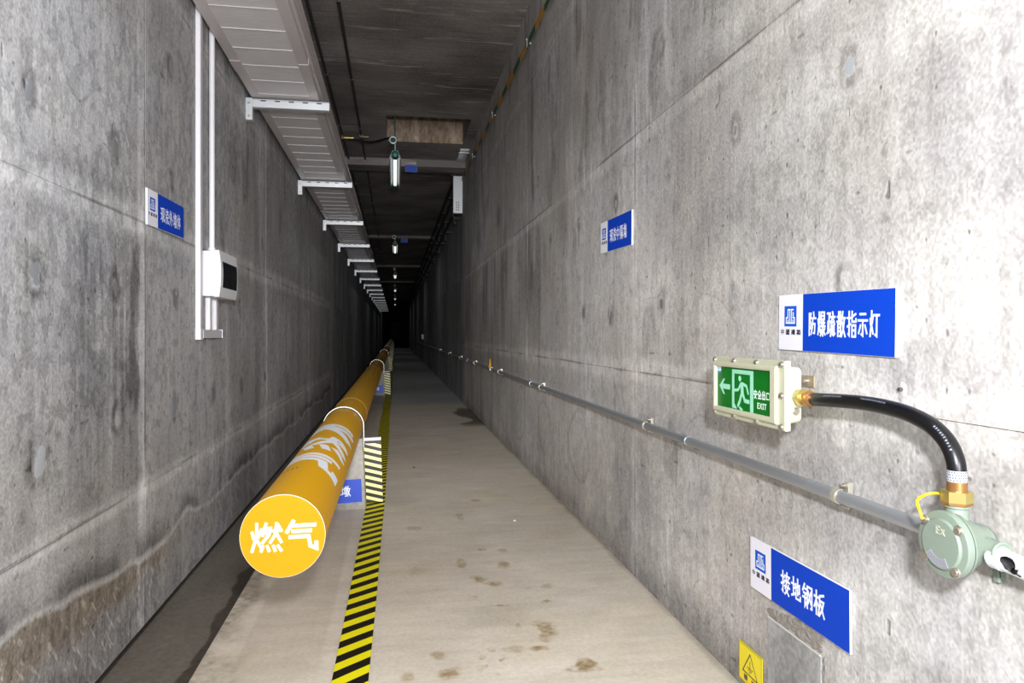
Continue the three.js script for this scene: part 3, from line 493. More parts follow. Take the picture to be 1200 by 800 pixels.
{
  const t = thing('exit_light', 'cream metal explosion-proof exit light with green running man panel on right wall', 'exit sign', R, EYE + EXY, -EXD, -Math.PI / 2);

  // rear housing tapering towards the wall
  const hs = new THREE.Shape(); const hw = 0.172, hh = 0.064; hs.moveTo(-hw + 0.012, -hh); hs.lineTo(hw - 0.012, -hh); hs.quadraticCurveTo(hw, -hh, hw, -hh + 0.012); hs.lineTo(hw, hh - 0.012); hs.quadraticCurveTo(hw, hh, hw - 0.012, hh); hs.lineTo(-hw + 0.012, hh); hs.quadraticCurveTo(-hw, hh, -hw, hh - 0.012); hs.lineTo(-hw, -hh + 0.012); hs.quadraticCurveTo(-hw, -hh, -hw + 0.012, -hh);
  const hg = new THREE.ExtrudeGeometry(hs, { depth: 0.042, bevelEnabled: true, bevelSize: 0.005, bevelThickness: 0.005, bevelSegments: 3 }); const hp = hg.attributes.position;
  for (let i = 0; i < hp.count; i++) { const k = 0.94 + 0.06 * clamp(hp.getZ(i) / 0.042, 0, 1); hp.setXY(i, hp.getX(i) * k, hp.getY(i) * k); } hg.computeVertexNormals();
  const housing = mesh('housing', hg.scale(0.93, 0.98, 0.86).translate(0, 0, 0.06), cream, t);
  mesh('ground_screw', screwGeo(0.006).rotateY(Math.PI / 2).translate(0.164, -0.036, 0.075), steelBolt, housing);
  mesh('flange', rbox(0.356, 0.158, 0.004, 0.0015, 0, 0, 0.0995), cream, t);
  // lid with a raised bevelled frame round the window
  const wx = -0.018, ww = 0.284, wh = 0.108, lidGeo = (() => {
    const s = new THREE.Shape([[-0.178, -0.079], [0.178, -0.079], [0.178, 0.079], [-0.178, 0.079]].map((q) => new THREE.Vector2(...q)));
    const h = new THREE.Path([[wx - ww / 2, -wh / 2], [wx - ww / 2, wh / 2], [wx + ww / 2, wh / 2], [wx + ww / 2, -wh / 2]].map((q) => new THREE.Vector2(...q))); s.holes.push(h);
    const base = new THREE.ExtrudeGeometry(s, { depth: 0.008, bevelEnabled: true, bevelSize: 0.0025, bevelThickness: 0.002, bevelOffset: -0.0025, bevelSegments: 2 }).translate(0, 0, 0.102);
    const a = 0.0, f = new THREE.Shape([[wx - ww / 2 - 0.012, -wh / 2 - 0.012], [wx + ww / 2 + 0.026, -wh / 2 - 0.012], [wx + ww / 2 + 0.026, wh / 2 + 0.012], [wx - ww / 2 - 0.012, wh / 2 + 0.012]].map((q) => new THREE.Vector2(...q))); f.holes.push(h);
    const fr = new THREE.ExtrudeGeometry(f, { depth: 0.003, bevelEnabled: true, bevelSize: 0.005, bevelThickness: 0.004, bevelOffset: -0.004, bevelSegments: 2 }).translate(0, 0, 0.113);
    return merge([base, fr]);
  })();
  const lid = mesh('lid', lidGeo, cream, t);
  for (const [x, y] of [[-0.17, 0.0705], [-0.06, 0.0705], [0.054, 0.0705], [0.166, 0.0705], [-0.17, -0.0705], [-0.06, -0.0705], [0.054, -0.0705], [0.166, -0.0705], [-0.172, 0], [0.166, 0]]) mesh('screw', screwGeo(0.0052).translate(x, y, 0.1155), steelBolt, lid);
  mesh('printed_panel', new THREE.PlaneGeometry(ww + 0.004, wh + 0.004).translate(wx, 0, 0.1105), phys(0xffffff, 0.4, { map: exitTex, specularIntensity: 0.5 }), t).userData.label = 'green panel with arrow, running man and lettering';
  const tabMat = std(0xa99a80, 0.5, 0.3);
  for (const s of [-1, 1]) { const tab = mesh('mounting_tab', [rbox(0.066, 0.027, 0.004, 0.001, s * 0.088, 0.027, 0.003), box(0.004, 0.027, 0.062, s * 0.057, 0.027, 0.033)], tabMat, t); mesh('bolt', [cyl(0.0055, 0.0055, 0.014, 12).rotateX(Math.PI / 2).translate(s * 0.093, 0.028, 0.01), cyl(0.009, 0.009, 0.003, 16).rotateX(Math.PI / 2).translate(s * 0.093, 0.028, 0.006)], steelBolt, tab); }
  // brass cable gland on the near end
  const gl = mesh('cable_gland', [cyl(0.021, 0.021, 0.014, 6).rotateZ(Math.PI / 2).translate(0.176, -0.004, 0.067), cyl(0.014, 0.014, 0.03, 20).rotateZ(Math.PI / 2).translate(0.19, -0.004, 0.067)], brass, t);
  mesh('gland_nut', [cyl(0.018, 0.019, 0.01, 6).rotateZ(Math.PI / 2).rotateX(0.4).translate(0.198, -0.004, 0.067), cyl(0.0145, 0.016, 0.014, 20).rotateZ(Math.PI / 2).translate(0.209, -0.004, 0.067)], brassDark, gl);
}

/* ---------- flexible hose, junction box, conduit ---------- */
const JD = 1.035, JY = -0.346, HXo = 0.916;
const hoseTex = canvas(1024, 64, (c, W, Hh) => {
  c.fillStyle = '#07080c'; c.fillRect(0, 0, W, Hh); c.fillStyle = 'rgba(200,206,216,.75)';
  for (const [a, b] of [[0.12, 0.24], [0.37, 0.52], [0.78, 0.88]]) for (let x = a * W; x < b * W; x += 11) c.fillRect(x, Hh * 0.36, 4 + ((x * 7) % 3), 2.6);
});
{
  const pts = [[.1445, 1.435, .006], [.142, 1.39, .006], [.139, 1.335, .004], [.137, 1.275, .002], [.139, 1.201], [.147, 1.134], [.163, 1.083], [.186, 1.052], [.211, 1.038], [.231, 1.035], [.25, 1.035]].map(([y, d, k = 0]) => V(HXo - k, EYE - y, -d));
  const t = thing('flexible_hose', 'black bendy hose arching from the exit light down to the round grey-green junction box', 'hose', HXo, EYE - 0.25, -JD);
  const g = tube(pts, 0.0145, 120, 24); g.translate(-HXo, -(EYE - 0.25), JD);
  mesh('rubber_tube', g, phys(0xffffff, 0.34, { map: hoseTex, clearcoat: 0.1, clearcoatRoughness: 0.2 }), t);
  const lt = canvas(512, 128, (c, W, Hh) => { c.fillStyle = '#aeb0ba'; c.fillRect(0, 0, W, Hh); c.fillStyle = '#2a2e3a'; for (let r = 0; r < 4; r++) for (let x = 8; x < W; x += 17 + ((x * 5 + r * 7) % 13)) c.fillRect(x, 10 + r * 30, 9, 14); });
  mesh('white_label', cyl(0.0152, 0.0152, 0.019, 28, true).translate(0, 0.0155, 0), std(0xffffff, 0.5, 0, { map: lt }), t);
  mesh('end_ferrule', cyl(0.0156, 0.0156, 0.02, 28).translate(0, -0.0035, 0), brassDark, t);
}
const exGreen = phys(0x828f81, 0.5, { clearcoat: 0.2, clearcoatRoughness: 0.4 });
const font = await new FontLoader().loadAsync('fonts/droid/droid_sans_bold.typeface.json');
function junctionBox(label, d, y) {
  const t = thing('junction_box', label, 'junction box', R, EYE + y, -d, -Math.PI / 2);
  const lathe = (pts) => new THREE.LatheGeometry(pts.map((p) => new THREE.Vector2(...p)), 56).rotateX(Math.PI / 2);
  mesh('box_body', lathe([[0.0001, 0.004], [0.026, 0.004], [0.029, 0.01], [0.032, 0.026], [0.041, 0.042], [0.048, 0.062], [0.0535, 0.066], [0.0535, 0.071]]), exGreen, t);
  const cover = mesh('cover', lathe([[0.0535, 0.072], [0.0545, 0.074], [0.0545, 0.0835], [0.053, 0.0855], [0.0425, 0.0855], [0.0415, 0.0865], [0.0405, 0.0895], [0.039, 0.0905], [0.0001, 0.0905]]), exGreen, t);
  for (const a of [0.72, 2.44, 3.8, 5.4]) mesh('screw', screwGeo(0.0058).translate(Math.cos(a) * 0.0475, Math.sin(a) * 0.0475, 0.0885), steelBolt, cover);
  const tg = new TextGeometry('Ex', { font, size: 0.014, depth: 0.0016, curveSegments: 3 }).translate(-0.009, 0.016, 0.0903); mesh('raised_letters', tg, std(0xb7b8a6, 0.4, 0.2), cover);
  const np = new THREE.Shape(); np.absarc(0, 0, 0.038, rad(215), rad(300), false); np.absarc(0, 0, 0.023, rad(300), rad(215), true);
  const npt = mesh('nameplate', new THREE.ExtrudeGeometry(np, { depth: 0.0008, bevelEnabled: false, curveSegments: 20 }).translate(0, 0, 0.0906), std(0xaeb0b8, 0.35, 0.4), cover);
  const bars = []; for (let r = 0; r < 4; r++) for (let k = 0; k < 9; k++) { const a = rad(224 + k * 9), q = 0.0265 + r * 0.0031; bars.push(box(0.0032, 0.0009, 0.0003).rotateZ(a + Math.PI / 2).translate(Math.cos(a) * q, Math.sin(a) * q, 0.0915)); }
  mesh('printed_lines', bars, std(0x7d7f90, 0.6), npt);
  const zc = R - HXo, hub = (r) => [cyl(0.016, 0.0185, 0.026, 28).translate(0, 0.05, 0), new THREE.TorusGeometry(0.0165, 0.0028, 10, 28).rotateX(Math.PI / 2).translate(0, 0.0615, 0)].map((g) => g.rotateZ(r).translate(0, 0, zc - 0.026));
  for (const r of [0, Math.PI / 2, -Math.PI / 2]) mesh('hub', hub(r).map((g) => r ? g : g.translate(0, 0, 0.026)), exGreen, t);
  const lug = mesh('mounting_lug', [rbox(0.013, 0.022, 0.007, 0.003, 0.02, -0.05, 0.006), rbox(0.013, 0.022, 0.007, 0.003, 0.036, -0.042, 0.006)].map((g) => g.rotateZ(0.1)), exGreen, t);
  return t;
}
const jb = junctionBox('round grey-green junction box marked Ex on the right wall below the hose', JD, JY);
{
  const zc = R - HXo;
  const gl = mesh('cable_gland', [cyl(0.0235, 0.0235, 0.018, 6).rotateY(0.35).translate(0, 0.078, zc), cyl(0.017, 0.017, 0.02, 24).translate(0, 0.072, zc)], brass, jb); mesh('locking_ring', cyl(0.0228, 0.0228, 0.0045, 6).rotateY(0.35).translate(0, 0.0668, zc), brassDark, gl);
  const wt = canvas(64, 32, (c) => { c.fillStyle = '#f0d01c'; c.fillRect(0, 0, 64, 32); c.fillStyle = '#3da33a'; c.fillRect(0, 20, 64, 9); });
  const p = [[-0.0365, 0.032, 0.092], [-0.04, 0.044, 0.0935], [-0.0495, 0.06, 0.091], [-0.0385, 0.073, 0.083], [-0.0295, 0.0755, 0.066], [-0.0275, 0.066, 0.056], [-0.0345, 0.052, 0.05], [-0.036, 0.034, 0.048]].map((q) => V(...q));
  mesh('ground_wire', tube(p, 0.0024, 60, 12), phys(0xffffff, 0.35, { map: wt }), jb).userData.label = 'yellow and green looped grounding wire';
}
const galv = std(0xaeb4ba, 0.4, 0.75);
const gtex = paint(512, 64, 0, 1, 0, 0.125, (s, t, o) => { const n = noiseOn(1, 0.125), v = 186 + n(s, t, 9, 16, 3, 321) * 60 + n(s, t, 60, 24, 2, 323) * 30; o[0] = v - 4; o[1] = v; o[2] = v + 5; o[3] = 128 + n(s, t, 30, 30, 2, 325) * 80; });
for (const x of gtex) x.repeat.set(30, 1);
const conduitMat = new THREE.MeshStandardMaterial({ map: gtex[0], roughness: 0.42, metalness: 0.7 });
const CX = R - 0.032, CY = EYE - 0.349;
{
  const t = thing('steel_conduit', 'long galvanised steel conduit running along the right wall into the dark', 'conduit', CX, CY, -JD);
  mesh('conduit_pipe', cyl(0.0138, 0.0138, 47, 24).rotateX(Math.PI / 2).rotateZ(0).translate(0, 0, -0.065 - 23.5), conduitMat, t);
  mesh('coupling', cyl(0.0158, 0.0158, 0.04, 24).rotateX(Math.PI / 2).translate(0, 0, -(2.2 - JD)), galv, t);
  for (const d of [4.9, 9.3]) mesh('coupling', cyl(0.0158, 0.0158, 0.05, 24).rotateX(Math.PI / 2).translate(0, 0, -(d - JD)), galv, t);
}
[1.39, 2.58, 4.55, 6.43, 8.46, 10.36, 12.5, 15.1].forEach((d, k) => {
  const t = thing('conduit_clamp', `small bright clamp holding the steel conduit, ${k ? ORD[k] + ' from the junction box' : 'nearest to the junction box'}`, 'clamp', R, CY, -d, -Math.PI / 2);
  const s = new THREE.Shape(); s.absarc(0, 0.032, 0.0162, rad(-20), rad(200), false); s.absarc(0, 0.032, 0.0142, rad(200), rad(-20), true);
  mesh('saddle', new THREE.ExtrudeGeometry(s, { depth: 0.016, bevelEnabled: false, curveSegments: 18 }).translate(0, 0, -0.008).rotateY(Math.PI / 2).rotateX(Math.PI / 2), bandMat, t);
  mesh('base_strip', rbox(0.016, 0.058, 0.012, 0.002, 0, 0, 0.008), bandMat, t);
  for (const y of [0.022, -0.022]) mesh('screw', [cyl(0.005, 0.006, 0.008, 12).rotateX(Math.PI / 2).translate(0, y, 0.018), cyl(0.0035, 0.0035, 0.014, 10).rotateX(Math.PI / 2).translate(0, y, 0.022)], steelBolt, t);
});
{ // short earth loop standing on the conduit further in
  const t = thing('earth_loop', 'tiny yellow earth wire loop standing up from the steel conduit further in', 'wire', CX - 0.012, CY + 0.01, -6.98);
  mesh('wire', tube([V(0, 0, 0.05), V(0, 0.05, 0.03), V(0, 0.085, 0), V(0, 0.05, -0.03), V(0, 0, -0.05)], 0.006, 30, 8), std(0xe3ab18, 0.4), t);
  mesh('terminal', cyl(0.018, 0.018, 0.04, 12).rotateX(Math.PI / 2).translate(0.012, -0.01, 0), steelBolt, t);
}
{ // white plastic conduit, cut open beside the box, with the cable showing
  const t = thing('plastic_conduit', 'white plastic conduit cut open beside the junction box, black cable end showing', 'conduit', R - 0.034, EYE + JY - 0.008, -JD + 0.057);
  const rot = new THREE.Quaternion().setFromEuler(new THREE.Euler(rad(1.5), rad(0), 0));
  const outer = new Brush(new THREE.LatheGeometry([[0.0165, -0.01], [0.0165, 0.3], [0.0148, 0.3], [0.0148, -0.01], [0.0165, -0.01]].map((p) => new THREE.Vector2(...p)), 40).rotateX(Math.PI / 2)); outer.updateMatrixWorld();
  const cut = new Brush(new THREE.SphereGeometry(1, 24, 16).scale(0.014, 0.011, 0.017).translate(-0.0155, 0.002, 0.03)); cut.updateMatrixWorld();
  const g = csg.evaluate(outer, cut, SUBTRACTION).geometry; g.clearGroups(); g.applyQuaternion(rot);
  mesh('tube', g, phys(0xf3f2f4, 0.35), t);
  mesh('cable', tube([V(-0.001, 0.002, -0.005), V(-0.004, 0.001, 0.02), V(-0.01, -0.001, 0.034), V(-0.0165, -0.004, 0.047)], 0.006, 24, 12), std(0x15151a, 0.5), t);
  mesh('torn_jacket', [cyl(0.0062, 0.003, 0.012, 5, true).rotateX(Math.PI / 2).translate(-0.0168, -0.0045, 0.05)], std(0x0d0d10, 0.6, 0, { side: THREE.DoubleSide }), t);
  mesh('socket_collar', cyl(0.018, 0.018, 0.018, 32).rotateX(Math.PI / 2).translate(0, 0, 0.002), std(0xdfe2e6, 0.4), t);
}
{ const t = thing('anchor_bolt', 'small steel anchor in a chipped hole on the right wall above the hose', 'bolt', R, EYE - 0.106, -1.235, -Math.PI / 2);
  mesh('chipped_rim', plugGeos[2].clone().scale(0.011, 0.016, 0.02), std(0xc9c7c4, 0.9), t); mesh('anchor', [cyl(0.004, 0.004, 0.008, 10).rotateX(Math.PI / 2).translate(0, -0.002, 0.005)], std(0x74706a, 0.4, 0.7), t); }
// a second exit light and box far down the right wall
{ const t = thing('far_exit_light', 'tiny distant exit light box far down the right wall above the conduit', 'exit sign', R, EYE - 0.1, -24.4, -Math.PI / 2);
  mesh('housing', rbox(0.36, 0.16, 0.08, 0.006, 0, 0, 0.05), cream, t); mesh('printed_panel', new THREE.PlaneGeometry(0.3, 0.108).translate(0, 0, 0.0915), phys(0xffffff, 0.3, { map: exitTex }), t); }

/* ---------- left wall: trunking, distribution box ---------- */
const pvc = phys(0xdcdadc, 0.45), pvcGrey = std(0xcbc7ca, 0.5);
{
  const h = EYE + 1.44 + 0.012 - (EYE - 0.025);
  const t = thing('vertical_trunking', 'white square plastic trunking running down the left wall from the cable tray', 'trunking', L, EYE - 0.025, -3.32, Math.PI / 2);
  mesh('channel', rbox(0.04, 1.5, 0.018, 0.0015, 0, 0.75, 0.0095), pvc, t); mesh('cover_strip', rbox(0.034, 1.498, 0.004, 0.0012, 0, 0.75, 0.0195), pvcGrey, t);
  mesh('end_cap', rbox(0.043, 0.05, 0.0235, 0.002, 0, 0.024, 0.0115), pvc, t);
  const c = thing('white_conduit', 'thin round white conduit from the cable tray into the top of the grey-white distribution box', 'conduit', L, EYE + 0.37, -3.52, Math.PI / 2);
  mesh('conduit_pipe', cyl(0.0125, 0.0125, 1.1, 20).translate(0, 0.55, 0.016), pvc, c); mesh('collar', cyl(0.0165, 0.0165, 0.03, 20).translate(0, 0.02, 0.016), pvc, c);
  const b = thing('bottom_trunking', 'short level grey-white trunking below the distribution box', 'trunking', L, EYE - 0.02, -3.34, Math.PI / 2);
  mesh('channel', rbox(0.345, 0.038, 0.024, 0.0015, 0.1745, 0.019, 0.0125), pvcGrey, b); mesh('end_cap', rbox(0.012, 0.042, 0.027, 0.002, 0.345, 0.02, 0.0135), pvc, b);
  [[3.485, 'nearer'], [3.6, 'farther']].forEach(([d, w]) => { const s = thing('drop_conduit', `short white vertical trunking under the distribution box, the ${w} of the two`, 'conduit', L, EYE + 0.018, -d, Math.PI / 2); mesh('channel', rbox(0.046, 0.152, 0.018, 0.002, 0, 0.076, 0.0095), pvc, s); mesh('cover_strip', rbox(0.036, 0.15, 0.003, 0.001, 0, 0.076, 0.0195), pvc, s); });
  const e = thing('distribution_box', 'white electrical distribution box with dark window on the left wall', 'electrical box', L, EYE + 0.17, -3.545, Math.PI / 2);
  mesh('back_box', rbox(0.345, 0.206, 0.06, 0.006, 0, 0.103, 0.031), pvc, e);
  // bowed door profile, thicker in the middle of its height
  const s = new THREE.Shape(); s.moveTo(0.0, 0); s.lineTo(0.018, 0); s.quadraticCurveTo(0.035, 0.103, 0.018, 0.206); s.lineTo(0, 0.206); s.closePath();
  const door = mesh('door', new THREE.ExtrudeGeometry(s, { depth: 0.343, bevelEnabled: true, bevelSize: 0.003, bevelThickness: 0.003, bevelSegments: 2, curveSegments: 24 }).rotateY(-Math.PI / 2).translate(0.1715, 0, 0.062), pvc, e);
  const w = new THREE.Shape(), bow = (y) => { const q = y / 0.206; return 0.018 + 0.034 * q * (1 - q) + 0.0045; };
  w.moveTo(bow(0.042) - 0.012, 0.042); for (let q = 0; q <= 12; q++) { const y = 0.042 + 0.118 * q / 12; w.lineTo(bow(y), y); } w.lineTo(bow(0.16) - 0.012, 0.16);
  mesh('window', new THREE.ExtrudeGeometry(w, { depth: 0.29, bevelEnabled: false }).rotateY(-Math.PI / 2).translate(0.15, 0, 0.062), phys(0x10141d, 0.12, { clearcoat: 1 }), door).userData.label = 'dark translucent window cover';
  mesh('latch', rbox(0.02, 0.008, 0.006, 0.002, 0.03, 0.036, 0.084), pvcGrey, door);
  for (let i = 0; i < 4; i++) mesh('print_mark', box(0.006, 0.007, 0.004, -0.14 + i * 0.01, 0.183, 0.0815), std(0x8a8c92, 0.6), door);
}

/* ---------- cable tray and its brackets on the left ---------- */
const trayTex = paint(64, 512, 0, 0.2, 0, 0.44, (s, t, o) => { const n = noiseOn(0.2, 0.44), v = 212 + n(s, t, 8, 5, 2, 331) * 10; o[0] = v + 3; o[1] = v - 2; o[2] = v - 3; o[3] = 128 + 100 * Math.sin(t / 0.0146 * Math.PI * 2); });
const trayMat = new THREE.MeshStandardMaterial({ map: trayTex[0], bumpMap: trayTex[1], bumpScale: 0.0012, roughness: 0.42, metalness: 0.1 }), trayPlain = std(0xc4bcba, 0.42, 0.1);
const TY = EYE + 1.392, TX0 = -0.832, TX1 = -0.444, TH = 0.1;
const JOINTS = [-1.0, 3.95, 8.45, 12.95, 17.45, 21.95, 26.45, 30.95, 35.45, 39.95, 44.45];
for (let k = 0; k < JOINTS.length - 1; k++) {
  const a = JOINTS[k] + 0.001, b = JOINTS[k + 1] - 0.001, len = b - a;
  const t = thing('cable_tray', `pale metal cable tray length on left wall brackets, ${k ? ORD[k] + ' length from the camera' : 'the length overhead nearest the camera'}`, 'cable tray', (TX0 + TX1) / 2, TY, -a, 0, 'lengths of the cable tray on the left');
  const hw = (TX1 - TX0) / 2;
  mesh('bottom_plate', slabUV(box(0.29, 0.002, len, 0, 0.004, -len / 2), (x, y, z) => [x / 0.2, z / 0.44]), trayMat, t);
  mesh('side_channel', [box(0.052, 0.003, len, -hw + 0.026, 0.0015, -len / 2), box(0.003, TH, len, -hw, TH / 2, -len / 2), box(0.02, 0.003, len, -hw + 0.01, TH, -len / 2)], trayPlain, t);
  mesh('side_channel', [box(0.052, 0.003, len, hw - 0.026, 0.0015, -len / 2), box(0.003, TH, len, hw, TH / 2, -len / 2), box(0.012, 0.003, len, hw + 0.006, 0.035, -len / 2), box(0.012, 0.003, len, hw + 0.006, 0.05, -len / 2), box(0.03, 0.004, len, hw + 0.013, TH, -len / 2), box(0.003, 0.025, len, hw + 0.027, TH - 0.012, -len / 2)], trayPlain, t);
  if (k < 4) for (let z = 0.12; z < len - 0.05; z += 0.225) if (a + z > 2.4) mesh('pressed_rib', box(0.285, 0.003, 0.004, 0, 0.0017, -z), trayPlain, t);
  mesh('cover', box(hw * 2 + 0.02, 0.003, len, 0, TH + 0.006, -len / 2), trayPlain, t);
  if (k < 5) for (const s of [-1, 1]) mesh('splice_plate', [box(0.05, 0.0025, 0.16, s * (hw - 0.025), -0.0015, -len + 0.08), box(0.0025, TH * 0.8, 0.16, s * (hw + 0.0028), TH * 0.4, -len + 0.08)], trayPlain, t);
}
const zinc = std(0xd0d3d4, 0.38, 0.35);
const BR = Array.from({ length: 18 }, (_, k) => 4.38 + 2.265 * k);
let bracket0 = null;
[2.1, ...BR].forEach((d, i) => {
  const k = i - 1, label = i ? `galvanised channel bracket under the cable tray, ${k ? ORD[k] + ' from the camera' : 'nearest one in view'}` : 'galvanised channel bracket under the cable tray, overhead beside the camera';
  if (i === 0) return;
  let t;
  if (!bracket0) {
    t = bracket0 = thing('tray_bracket', label, 'bracket', L, TY - 0.057, -d, 0, 'brackets carrying the cable tray');
    const w = 0.479;
    mesh('arm', [box(w, 0.0025, 0.041, w / 2, 0.001, 0), box(w, 0.041, 0.0025, w / 2, 0.021, 0.0192), box(w, 0.041, 0.0025, w / 2, 0.021, -0.0192), box(w, 0.004, 0.012, w / 2, 0.0455, 0.0145), box(w, 0.004, 0.012, w / 2, 0.0455, -0.0145), box(0.003, 0.041, 0.041, w - 0.0015, 0.021, 0)], zinc, t);
    mesh('wall_plate', [rbox(0.038, 0.13, 0.045, 0.002, 0.0195, -0.012, 0)], zinc, t);
    const sl = []; for (const x of [0.1, 0.18, 0.26, 0.34, 0.42]) sl.push(rbox(0.03, 0.009, 0.001, 0.0004, x, 0.039, 0.0206)); mesh('slot', sl, std(0x4c4c4e, 0.6), t);
    for (const y of [-0.055, 0.02]) mesh('bolt', cyl(0.008, 0.008, 0.008, 6).rotateX(Math.PI / 2).translate(0.02, y, 0.026), boltMat, t);
  } else { t = copyOf(bracket0, label); t.position.z = -d; }
});

/* ---------- ceiling services ---------- */
const dullSteel = std(0x4a4744, 0.55, 0.4), dullBand = std(0x8a8680, 0.5, 0.5);
[[-0.625, 'left of the two, next to the cable tray'], [-0.402, 'right of the two, nearer the middle']].forEach(([x, w], i) => {
  const t = thing('ceiling_conduit', `thin dark conduit along the ceiling, ${w}`, 'conduit', x, CEIL - 0.022, -2);
  mesh('conduit_pipe', cyl(0.0125, 0.0125, 40, 14).rotateX(Math.PI / 2).translate(0, 0, -20), dullSteel, t);
  for (let d = 3.1 + i * 0.1; d < 30; d += 1.6) mesh('saddle_clip', [box(0.06, 0.003, 0.018, 0, 0.019, -d), new THREE.TorusGeometry(0.0145, 0.003, 6, 16).translate(0, 0, -d)], dullBand, t);
});
{
  const t = thing('ceiling_tee', 'small brass fittings on the ceiling conduits with black hose to the nearest lamp', 'fitting', -0.5, CEIL - 0.06, -8.75);
  mesh('tee_body', [cyl(0.024, 0.024, 0.1, 12).rotateX(Math.PI / 2).translate(0.098, 0.03, 0), cyl(0.02, 0.02, 0.09, 12).rotateZ(Math.PI / 2).translate(0.14, 0.03, 0)], std(0x77735f, 0.45, 0.5), t);
  mesh('gland', [cyl(0.026, 0.026, 0.03, 6).rotateZ(Math.PI / 2).translate(-0.12, 0.0, 0.05), cyl(0.018, 0.018, 0.12, 12).rotateZ(Math.PI / 2).translate(-0.05, -0.005, 0.05)], brass, t);
  mesh('hose', tube([V(-0.14, 0, 0.05), V(0, -0.02, 0.05), V(0.2, -0.06, 0.1), V(0.4, -0.05, 0.25), V(0.482, -0.05, 0.36)], 0.014, 40, 10), std(0x0e0e10, 0.5), t);
}
const lampGreen = std(0x2f5f52, 0.45, 0.2), lampWhite = phys(0x8b9ca6, 0.4), tubeGlow = new THREE.MeshStandardMaterial({ color: 0xffffff, emissive: 0xfff6ea, emissiveIntensity: 1.15 }), ringMat = std(0xbfd0cf, 0.35, 0.4);
let lamp0 = null;
for (let k = 0; k < 7; k++) {
  const j = (k + 1) % 7, z = -(0.02 + 7.6 * j), label = j ? `tubular explosion-proof lamp under the ceiling, ${j > 1 ? ORD[j - 1] + ' from the camera' : 'nearest in view, with bright white tube'}` : 'unseen tubular explosion-proof lamp overhead beside the camera, placed to light the near walls';
  let t;
  if (!lamp0) {
    t = lamp0 = thing('tunnel_lamp', label, 'lamp', 0.0, EYE + 1.9, z, 0, 'tubular lamps along the ceiling');
    const s = new THREE.Shape(); s.moveTo(-0.062, -0.045); s.lineTo(-0.03, 0.045); s.lineTo(0.03, 0.045); s.lineTo(0.062, -0.045); s.lineTo(0.05, -0.045); s.lineTo(0.022, 0.033); s.lineTo(-0.022, 0.033); s.lineTo(-0.05, -0.045);
    mesh('reflector', new THREE.ExtrudeGeometry(s, { depth: 1.5, bevelEnabled: false }).translate(0, 0, -1.5), lampWhite, t);
    mesh('end_housing', [cyl(0.038, 0.038, 0.1, 24).rotateX(Math.PI / 2).translate(0, -0.005, 0.0), new THREE.SphereGeometry(0.038, 20, 10).scale(1, 1, 0.4).translate(0, -0.005, 0.05)], lampGreen, t);
    mesh('end_housing', [cyl(0.038, 0.038, 0.1, 24).rotateX(Math.PI / 2).translate(0, -0.005, -1.5)], lampGreen, t);
    mesh('glowing_tube', cyl(0.018, 0.018, 1.38, 16).rotateX(Math.PI / 2).translate(0, -0.015, -0.75), tubeGlow, t);
    const hang = mesh('hanger', [cyl(0.006, 0.006, 0.41, 8).translate(0.0, 0.27, -0.15), cyl(0.006, 0.006, 0.46, 8).translate(0, 0.27, -1.35)], lampGreen, t);
    mesh('terminal_ring', [new THREE.TorusGeometry(0.034, 0.009, 10, 28).translate(-0.022, 0.15, 0.02), cyl(0.03, 0.03, 0.04, 20).rotateX(Math.PI / 2).translate(-0.022, 0.15, -0.012), cyl(0.008, 0.008, 0.1, 8).translate(0, 0.08, 0)], ringMat, t);
    mesh('ring_face', cyl(0.026, 0.026, 0.004, 20).rotateX(Math.PI / 2).translate(-0.022, 0.15, 0.02), std(0x1a2423, 0.5), t);
  } else { t = copyOf(lamp0, label); t.position.z = z; }
  const l = new THREE.RectAreaLight(0xf2fbff, j ? 5 : 66, 0.05, 1.3); l.position.set(0, EYE + 1.845, z - 0.75); l.lookAt(0, 0, z - 0.75); scene.add(l);  // the unseen overhead lamp is far stronger, to light the near walls
}
[[9.88, 'first'], [17.58, 'second']].forEach(([d, w]) => {
  const t = thing('ceiling_sign', `tiny blue sign on the ${w} ceiling beam beside a lamp`, 'sign', 0.22, CEIL - 0.13, -d);
  mesh('board', box(0.16, 0.1, 0.006, 0, 0, -0.005), foam, t); mesh('printed_face', new THREE.PlaneGeometry(0.158, 0.098).translate(0, -0.001, -0.0015), std(0x0c48b4, 0.5), t);
});

/* ---------- right wall, high up: earthing bar and cable ladder ---------- */
{
  const bar = (d) => EYE + 2.085 + 0.022 * (d - 4), yel = std(0xd9930f, 0.45), grn = std(0x0f5a3c, 0.45);
  const t = thing('earthing_bar', 'yellow and green striped flat earthing bar high along the right wall', 'earthing bar', R - 0.026, bar(1.5), -1.5);
  let d = 1.5, i = 0; while (d < 9.9) { const e = d + 0.26 + 0.04 * ((i * 7) % 3); mesh(i % 2 ? 'green_stripe' : 'yellow_stripe', box(0.005, 0.04, e - d, 0, bar((d + e) / 2) - bar(1.5), -((d + e) / 2 - 1.5)), i % 2 ? grn : yel, t); d = e; i++; }
  [3.2, 5.05, 6.9, 8.7].forEach((q, k) => {
    const c = thing('bar_standoff', `shiny stand-off clip holding the striped earthing bar, ${k ? ORD[k] + ' from the camera' : 'nearest to the camera'}`, 'clip', R, bar(q), -q, -Math.PI / 2);
    mesh('clip', [box(0.02, 0.06, 0.004, 0, 0, 0.031), cyl(0.007, 0.007, 0.032, 10).rotateX(Math.PI / 2).translate(0, 0.0, 0.015)], zinc, c); mesh('screw', screwGeo(0.006).translate(0, 0.024, 0.036), steelBolt, c);
  });
}
